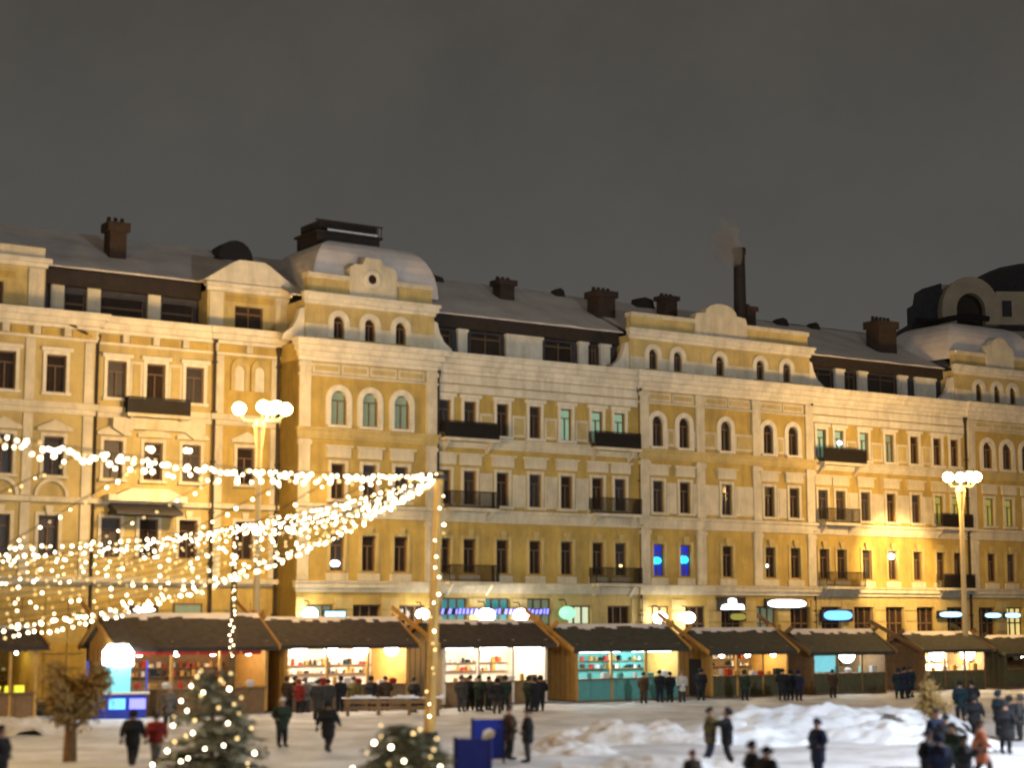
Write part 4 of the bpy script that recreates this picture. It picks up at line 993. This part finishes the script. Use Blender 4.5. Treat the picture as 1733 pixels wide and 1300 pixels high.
# ------------------------------------------------------------------ people
def skin_mesh(name, verts, edges, radii, material, root=0, sub=1):
    m = bpy.data.meshes.new(name); m.from_pydata(verts, edges, []); o = bpy.data.objects.new('tmp', m); COL.objects.link(o)
    md = o.modifiers.new('s', 'SKIN'); md.use_smooth_shade = True
    for i, r in enumerate(radii):
        sv = m.skin_vertices[0].data[i]; sv.radius = (r, r) if not isinstance(r, tuple) else r; sv.use_root = (i == root)
    sb = o.modifiers.new('u', 'SUBSURF'); sb.levels = sub; sb.render_levels = sub
    dg = bpy.context.evaluated_depsgraph_get(); res = bpy.data.meshes.new_from_object(o.evaluated_get(dg)); res.name = name
    bpy.data.objects.remove(o); res.materials.clear(); res.materials.append(M[material]); return res
def hand_mesh(side):
    mb = MB(); mb.tube((0, 0, 0), (0, 0, -.09), .032, .042, 6)
    for k in range(4):
        x = -.03 + .02 * k; l = (.065, .08, .085, .07)[k]
        mb.tube((x, 0, -.08), (x, -.012, -.08 - l * .55), .012, .011, 5).tube((x, -.012, -.08 - l * .55), (x, -.035, -.08 - l), .011, .008, 5)
    mb.tube((side * .035, 0, -.03), (side * .065, -.02, -.07), .014, .012, 5).tube((side * .065, -.02, -.07), (side * .06, -.035, -.10), .012, .009, 5)
    return mb
POSES = {   # ankle/knee L, R ; elbow/hand L, R (local, facing -y, left = +x)
    'stand': dict(kL=(.11, -.02, .48), aL=(.12, .02, .08), kR=(-.11, -.02, .48), aR=(-.12, .02, .08), eL=(.265, .04, 1.12), hL=(.235, -.06, .87), eR=(-.265, .04, 1.12), hR=(-.235, -.06, .87)),
    'walk': dict(kL=(.10, -.20, .52), aL=(.10, -.26, .09), kR=(-.10, .04, .48), aR=(-.10, .34, .16), eL=(.27, .14, 1.12), hL=(.28, .20, .88), eR=(-.27, -.08, 1.12), hR=(-.25, -.30, .95)),
    'pocket': dict(kL=(.11, -.02, .48), aL=(.13, .02, .08), kR=(-.10, -.02, .48), aR=(-.10, .02, .08), eL=(.32, .06, 1.13), hL=(.20, -.12, .98), eR=(-.32, .06, 1.13), hR=(-.20, -.12, .98)),
    'phone': dict(kL=(.12, -.04, .48), aL=(.14, .02, .08), kR=(-.12, .0, .48), aR=(-.14, .02, .08), eL=(.27, -.16, 1.12), hL=(.10, -.38, 1.40), eR=(-.27, -.16, 1.12), hR=(-.10, -.40, 1.42)),
    'hug': dict(kL=(.10, -.04, .49), aL=(.14, .10, .08), kR=(-.10, .0, .48), aR=(-.16, .14, .08), eL=(.30, -.22, 1.28), hL=(.14, -.46, 1.30), eR=(-.30, -.22, 1.24), hR=(-.14, -.46, 1.20)),
    'order': dict(kL=(.11, -.02, .48), aL=(.12, .02, .08), kR=(-.11, -.02, .48), aR=(-.12, .02, .08), eL=(.27, -.12, 1.12), hL=(.18, -.36, 1.10), eR=(-.28, .04, 1.12), hR=(-.26, -.08, .88)),
}
def body_mesh(pose):
    P = POSES[pose]
    v = [(0, 0, .96), (0, .01, 1.14), (0, .0, 1.36), (0, -.0, 1.49), (0, -.02, 1.58), (0, -.02, 1.67)]
    r = [(.15, .11), (.14, .10), (.16, .11), .055, .075, .085]
    e = [(0, 1), (1, 2), (2, 3), (3, 4), (4, 5)]
    for s, k, a, el, h in ((1, 'kL', 'aL', 'eL', 'hL'), (-1, 'kR', 'aR', 'eR', 'hR')):
        i = len(v); foot = Vector(P[a]) + Vector((0, -.16, -.045))
        v += [(s * .10, 0, .90), P[k], P[a], tuple(foot)]; r += [.095, .062, .042, .036]; e += [(0, i), (i, i + 1), (i + 1, i + 2), (i + 2, i + 3)]
        i = len(v); v += [(s * .19, .01, 1.40), P[el], P[h]]; r += [.062, .046, .033]; e += [(2, i), (i, i + 1), (i + 1, i + 2)]
    return skin_mesh('person', v, e, r, 'skin')
def coat_mesh(pose, ln, mat_):
    P = POSES[pose]; bz = {'long': .42, 'mid': .56, 'short': .80}[ln]
    v = [(0, .0, bz), (0, .0, .98), (0, .0, 1.18), (0, 0, 1.38), (0, 0, 1.47)]; r = [(.26, .21) if ln != 'short' else (.23, .19), (.235, .185), (.225, .175), (.215, .155), .11]
    e = [(0, 1), (1, 2), (2, 3), (3, 4)]
    for s, el, h in ((1, 'eL', 'hL'), (-1, 'eR', 'hR')):
        i = len(v); q = Vector(P[el]).lerp(Vector(P[h]), .86); v += [(s * .205, .01, 1.39), P[el], tuple(q)]; r += [.10, .088, .07]; e += [(3, i), (i, i + 1), (i + 1, i + 2)]
    return skin_mesh('coat', v, e, r, mat_, 1)
def trouser_mesh(pose, mat_):
    P = POSES[pose]; v = [(0, 0, .95)]; r = [(.16, .125)]; e = []
    for s, k, a in ((1, 'kL', 'aL'), (-1, 'kR', 'aR')):
        i = len(v); q = Vector(P[k]).lerp(Vector(P[a]), .88); v += [(s * .10, 0, .86), P[k], tuple(q)]; r += [.125, .10, .085]; e += [(0, i), (i, i + 1), (i + 1, i + 2)]
    return skin_mesh('trousers', v, e, r, mat_)
def person(px, head_py, label, coat='black', trousers='charcoal', hat='black', pose='stand', rz=0, ln='mid', h=1.74, Y=None, phone=False, bag=None):
    k = h / 1.76
    if Y is None: p = at_z(px, head_py, h); X, Yp = p.x, p.y
    else: X, Yp = (px - CX) / FPX * Y, Y
    base = hnoise(X, Yp) if -60 < X < 60 else 0
    o = link('person', shared(('body', pose), lambda: body_mesh(pose)), None, (X, Yp, base + .0)); o.rotation_euler = (0, 0, rz); o.scale = (k * 1.14, k * 1.14, k * 1.03)
    tag(o, label, 'person')
    link('coat', shared(('coat', pose, ln, coat), lambda: coat_mesh(pose, ln, 'cloth_' + coat)), o)
    link('trousers', shared(('tr', pose, trousers), lambda: trouser_mesh(pose, 'cloth_' + trousers)), o)
    P = POSES[pose]
    for s, a in ((1, 'aL'), (-1, 'aR')):
        bt = shared(('boot',), lambda: meshm(MB().tube((0, 0, -.02), (0, 0, .16), .062, .07, 9).sphere((0, -.09, -.03), .075, 9, 6, .75, .85, 1.9), 'boot', 'boot_leather'))
        link('boot', bt, o, P[a])
    for s, hh, el in ((1, 'hL', 'eL'), (-1, 'hR', 'eR')):
        hm = shared(('hand', s), lambda: meshm(hand_mesh(-s), 'hand', 'skin' if False else 'cloth_charcoal'))
        ho = link('glove', hm, o, P[hh]); d = (Vector(P[hh]) - Vector(P[el])).normalized()
        ho.rotation_mode = 'QUATERNION'; ho.rotation_quaternion = Vector((0, 0, -1)).rotation_difference(d)
    fm = shared(('face',), lambda: meshm(MB().prism([(-.018, 1.60), (.018, 1.60), (0, 1.655)], -.125, -.09).box(-.03, .03, -.108, -.09, 1.565, 1.575).sphere((.034, -.098, 1.65), .013, 6, 5).sphere((-.034, -.098, 1.65), .013, 6, 5).sphere((.088, -.01, 1.63), .022, 6, 5).sphere((-.088, -.01, 1.63), .022, 6, 5), 'face', 'skin'))
    link('face', fm, o)
    def hatm():
        mb = MB()
        nu, nv = 12, 6; i = 0
        for a in range(nv + 1):
            t = math.pi * .60 * a / nv
            for b in range(nu):
                p = 2 * math.pi * b / nu; mb.v.append((.116 * math.sin(t) * math.cos(p), .016 + .122 * math.sin(t) * math.sin(p), 1.66 + .118 * math.cos(t) + .05 * math.sin(t) * math.sin(p) * (-1)))
        for a in range(nv):
            for b in range(nu): mb.f.append((a * nu + b, (a + 1) * nu + b, (a + 1) * nu + (b + 1) % nu, a * nu + (b + 1) % nu))
        return meshm(mb, 'hat', 'cloth_' + hat)
    def hoodm():
        mb = MB(); nu, nv = 14, 8
        for a in range(nv + 1):
            t = math.pi * .78 * a / nv
            for b in range(nu):
                p = 2 * math.pi * b / nu; fr = max(0, -math.sin(p)) * math.sin(t)
                mb.v.append((.135 * math.sin(t) * math.cos(p), .035 + .15 * math.sin(t) * math.sin(p) + .05 * fr, 1.655 + .15 * math.cos(t) + .16 * fr * (a / nv)))
        for a in range(nv):
            for b in range(nu): mb.f.append((a * nu + b, (a + 1) * nu + b, (a + 1) * nu + (b + 1) % nu, a * nu + (b + 1) % nu))
        return meshm(mb, 'hood', 'cloth_' + coat)
    if (int(px) + len(label)) % 5 < 2: link('hood', shared(('hood', coat), hoodm), o)
    else: link('hat', shared(('hat', hat), hatm), o)
    if phone:
        q = tag(MB().box(-.04, .04, -.006, .006, -.08, .08).build('phone', 'iron', None, None), 'dark phone held up in both hands by ' + phone, 'phone')
        w = Vector((0, -.47, 1.46)) * k; w.rotate(Matrix.Rotation(rz, 3, 'Z')); q.location = (X + w.x, Yp + w.y, base + w.z); q.rotation_euler = (0, 0, rz)
    return o
PI = math.pi
person(2, 1236, 'person in a dark coat cut by the left edge of the view', 'black', pose='pocket', rz=1.2, ln='mid')
person(226, 1207, 'person in black mid-length coat walking beside someone in a red jacket', 'black', 'black', 'black', 'walk', PI, 'mid')
person(265, 1212, 'person in a bright red jacket, left of the snowy christmas tree', 'red', 'grey', 'charcoal', 'walk', PI, 'short', 1.62)
person(287, 1165, 'person in pale grey coat behind the red jacket', 'grey', 'charcoal', 'white', 'stand', .4, 'mid', 1.74)
person(478, 1186, 'person in dark green jacket and pale hat just right of the snowy christmas tree', 'green', 'black', 'white', 'pocket', .6, 'mid')
person(543, 1128, 'tall person in charcoal coat at the back of the queue at the brightest stall', 'charcoal', 'charcoal', 'charcoal', 'pocket', PI - .5, 'long', 1.86, 85)
person(556, 1188, 'person in long black coat in the snow between the two christmas trees', 'black', 'black', 'black', 'walk', PI - .3, 'long', 1.80)
person(492, 1130, 'person in brown coat at the left end of the brightest stall', 'brown', 'black', 'charcoal', 'stand', PI - .6, 'mid', 1.74, 91)
person(522, 1130, 'person in grey jacket ordering at the brightest stall', 'grey', 'charcoal', 'black', 'order', PI - .6, 'mid', 1.70, 91.5)
person(512, 1140, 'person in dark red coat in the queue at the brightest stall', 'red', 'black', 'black', 'stand', 2.6, 'mid', 1.6, 90)
person(602, 1130, 'person in olive coat leaning to the counter of the brightest stall', 'olive', 'charcoal', 'brown', 'order', PI - .5, 'mid', 1.72, 92.5)
person(632, 1130, 'person in black jacket at the right part of the brightest stall', 'black', 'brown', 'black', 'stand', PI - .5, 'short', 1.72, 93)
person(703, 1130, 'person in black coat between the tall pole and the brightest stall', 'black', 'black', 'black', 'pocket', 2.4, 'long', 1.74, 92)
person(782, 1135, 'leftmost person of the trio at the stall right of the pole, in charcoal', 'charcoal', 'charcoal', 'charcoal', 'stand', PI - .5, 'mid', 1.76, 91)
person(812, 1135, 'middle person of the trio at the stall right of the pole, in dark green', 'green', 'black', 'black', 'order', PI - .7, 'mid', 1.78, 91)
person(842, 1140, 'rightmost person of the trio at the stall right of the pole, in black', 'black', 'brown', 'charcoal', 'pocket', PI - .2, 'mid', 1.70, 90)
person(895, 1135, 'person in green-black coat at the right end of the tube-lit stall', 'green', 'black', 'black', 'stand', PI - .6, 'mid', 1.74, 93)
person(914, 1138, 'person in black coat beside the orange gable of the teal stall', 'black', 'black', 'black', 'pocket', PI, 'mid', 1.76, 93)
person(862, 1198, 'person in dark brown jacket beside the blue banner boards', 'brown', 'black', 'brown', 'pocket', 1.9, 'mid', 1.76)
person(893, 1202, 'person in black jacket with arms folded, right of the brown jacket by the boards', 'black', 'charcoal', 'black', 'pocket', -1.6, 'mid', 1.74)
person(1196, 1203, 'person in olive-brown coat embracing a partner on the open snow', 'olive', 'denim', 'black', 'hug', 1.35, 'mid', 1.74, 59.5)
person(1224, 1203, 'person in black coat embraced on the open snow', 'black', 'black', 'black', 'hug', -1.6, 'mid', 1.76, 59.2)
person(1272, 1256, 'person in black holding up a phone at the lower edge', 'black', 'black', 'black', 'phone', 1.7, 'mid', 1.70, phone='the person in black at the lower edge')
person(1297, 1268, 'bulky person in black close behind the one with the phone', 'black', 'black', 'black', 'pocket', 2.2, 'mid', 1.66)
person(1172, 1276, 'child in brown hat peeking in at the lower edge', 'brown', 'black', 'red', 'stand', .5, 'mid', 1.35)
person(1383, 1221, 'person in long navy coat standing alone before the big snow heap', 'navy', 'navy', 'navy', 'pocket', -1.2, 'long', 1.76)
person(1585, 1206, 'tall person in navy jacket at the back of the right-hand group', 'navy', 'black', 'charcoal', 'stand', .3, 'mid', 1.80)
person(1569, 1238, 'person in black jacket at the left front of the right-hand group', 'black', 'black', 'charcoal', 'pocket', .9, 'mid', 1.74)
person(1611, 1227, 'person in dark green coat at the right of the right-hand group', 'green', 'black', 'black', 'stand', -.5, 'mid', 1.74)
person(1632, 1244, 'person in black bending to the right-hand group from the front', 'black', 'charcoal', 'black', 'phone', 1.0, 'mid', 1.60)
person(1659, 1225, 'person in long rust-orange coat walking at right', 'orange', 'brown', 'brown', 'walk', 1.4, 'long', 1.70)
person(1614, 1163, 'person in dark teal coat standing before the cream-lit stall', 'teal', 'black', 'black', 'stand', PI, 'mid', 1.76, 82)
person(1648, 1178, 'person in black standing on the snow below the right lamp post', 'black', 'black', 'black', 'walk', 2.6, 'mid', 1.74)
person(1690, 1172, 'leftmost of three dark-clad people standing at the right edge', 'teal', 'black', 'black', 'stand', 2.0, 'mid', 1.78)
person(1707, 1180, 'middle of three dark-clad people standing at the right edge', 'black', 'charcoal', 'black', 'pocket', PI, 'mid', 1.70)
person(1724, 1178, 'rightmost of three dark-clad people standing at the right edge', 'charcoal', 'black', 'teal', 'stand', -2.0, 'mid', 1.74)
person(1113, 1130, 'person in black by the right end of the teal stall', 'black', 'navy', 'black', 'order', PI - .6, 'mid', 1.74, 102)
person(1086, 1130, 'person in brown by the counter of the teal stall', 'brown', 'brown', 'black', 'stand', PI - .5, 'mid', 1.70, 101.5)
person(1150, 1130, 'person in white jacket between the teal stall and the orange doorway', 'white', 'charcoal', 'grey', 'stand', .3, 'mid', 1.72, 103)
person(1318, 1137, 'person in black at the right end of the stall with the orange doorway', 'black', 'black', 'black', 'pocket', PI - .3, 'long', 1.78, 104)
person(1345, 1143, 'person in navy beside the stall with the cyan case', 'navy', 'black', 'black', 'stand', 2.5, 'mid', 1.70, 104)
person(1402, 1140, 'person in dark brown coat below the cyan case', 'brown', 'black', 'black', 'order', PI - .5, 'mid', 1.62, 107)
person(1512, 1135, 'left of two people in dark teal before the brown gable', 'teal', 'teal', 'black', 'stand', PI - .3, 'long', 1.74, 107)
person(1532, 1135, 'right of two people in dark teal before the brown gable', 'teal', 'black', 'charcoal', 'pocket', PI - .9, 'long', 1.78, 107.5)
person(1255, 1140, 'person in green coat at the counter with yellow shelves', 'green', 'black', 'black', 'order', PI - .5, 'mid', 1.70, 105)

crowd = random.Random(8)
for px, hp, Y, ct, ln, lb in ((505, 1128, 92.5, 'black', 'long', 'person in long black coat beside the brown coat at the brightest stall'), (560, 1132, 89, 'charcoal', 'mid', 'person in charcoal jacket right of the tall one in the queue at the brightest stall'),
        (580, 1131, 92, 'black', 'mid', 'person in black beside the olive coat at the brightest stall'), (655, 1132, 93.5, 'brown', 'mid', 'person in brown near the right post of the brightest stall'),
        (797, 1135, 92, 'black', 'long', 'person in long black coat between the charcoal and the green one of the trio'), (828, 1137, 91.5, 'charcoal', 'mid', 'person in charcoal behind the right pair of the trio at the tube-lit stall'),
        (855, 1137, 92, 'green', 'mid', 'dark-clad person just right of the trio at the tube-lit stall'), (904, 1137, 92, 'black', 'mid', 'person in black tucked between the two at the right end of the tube-lit stall'),
        (1130, 1132, 102.5, 'black', 'long', 'person in long black coat right of the one ordering at the teal stall'), (1182, 1118, 104, 'black', 'long', 'tall dark person in the orange doorway'),
        (1331, 1139, 104.5, 'black', 'long', 'person in long black coat between the two dark ones right of the yellow shelves'), (1522, 1137, 106.8, 'navy', 'long', 'person in navy squeezed between the two in dark teal'),
        (1600, 1215, None, 'black', 'mid', 'person in black between the navy jacket and the dark green coat at right'), (1588, 1245, None, 'navy', 'mid', 'person in navy at the front middle of the right-hand group'),
        (1700, 1190, None, 'black', 'long', 'person in long black coat in front of the trio at the right edge'), (1634, 1172, 84, 'black', 'mid', 'person in black right of the dark teal coat before the cream-lit stall')):
    person(px, hp, lb, ct, 'black', 'black', crowd.choice(('stand', 'pocket', 'walk', 'order')) if Y is None else crowd.choice(('stand', 'pocket', 'order')), PI + crowd.uniform(-.9, .9), ln, crowd.uniform(1.64, 1.82), Y)
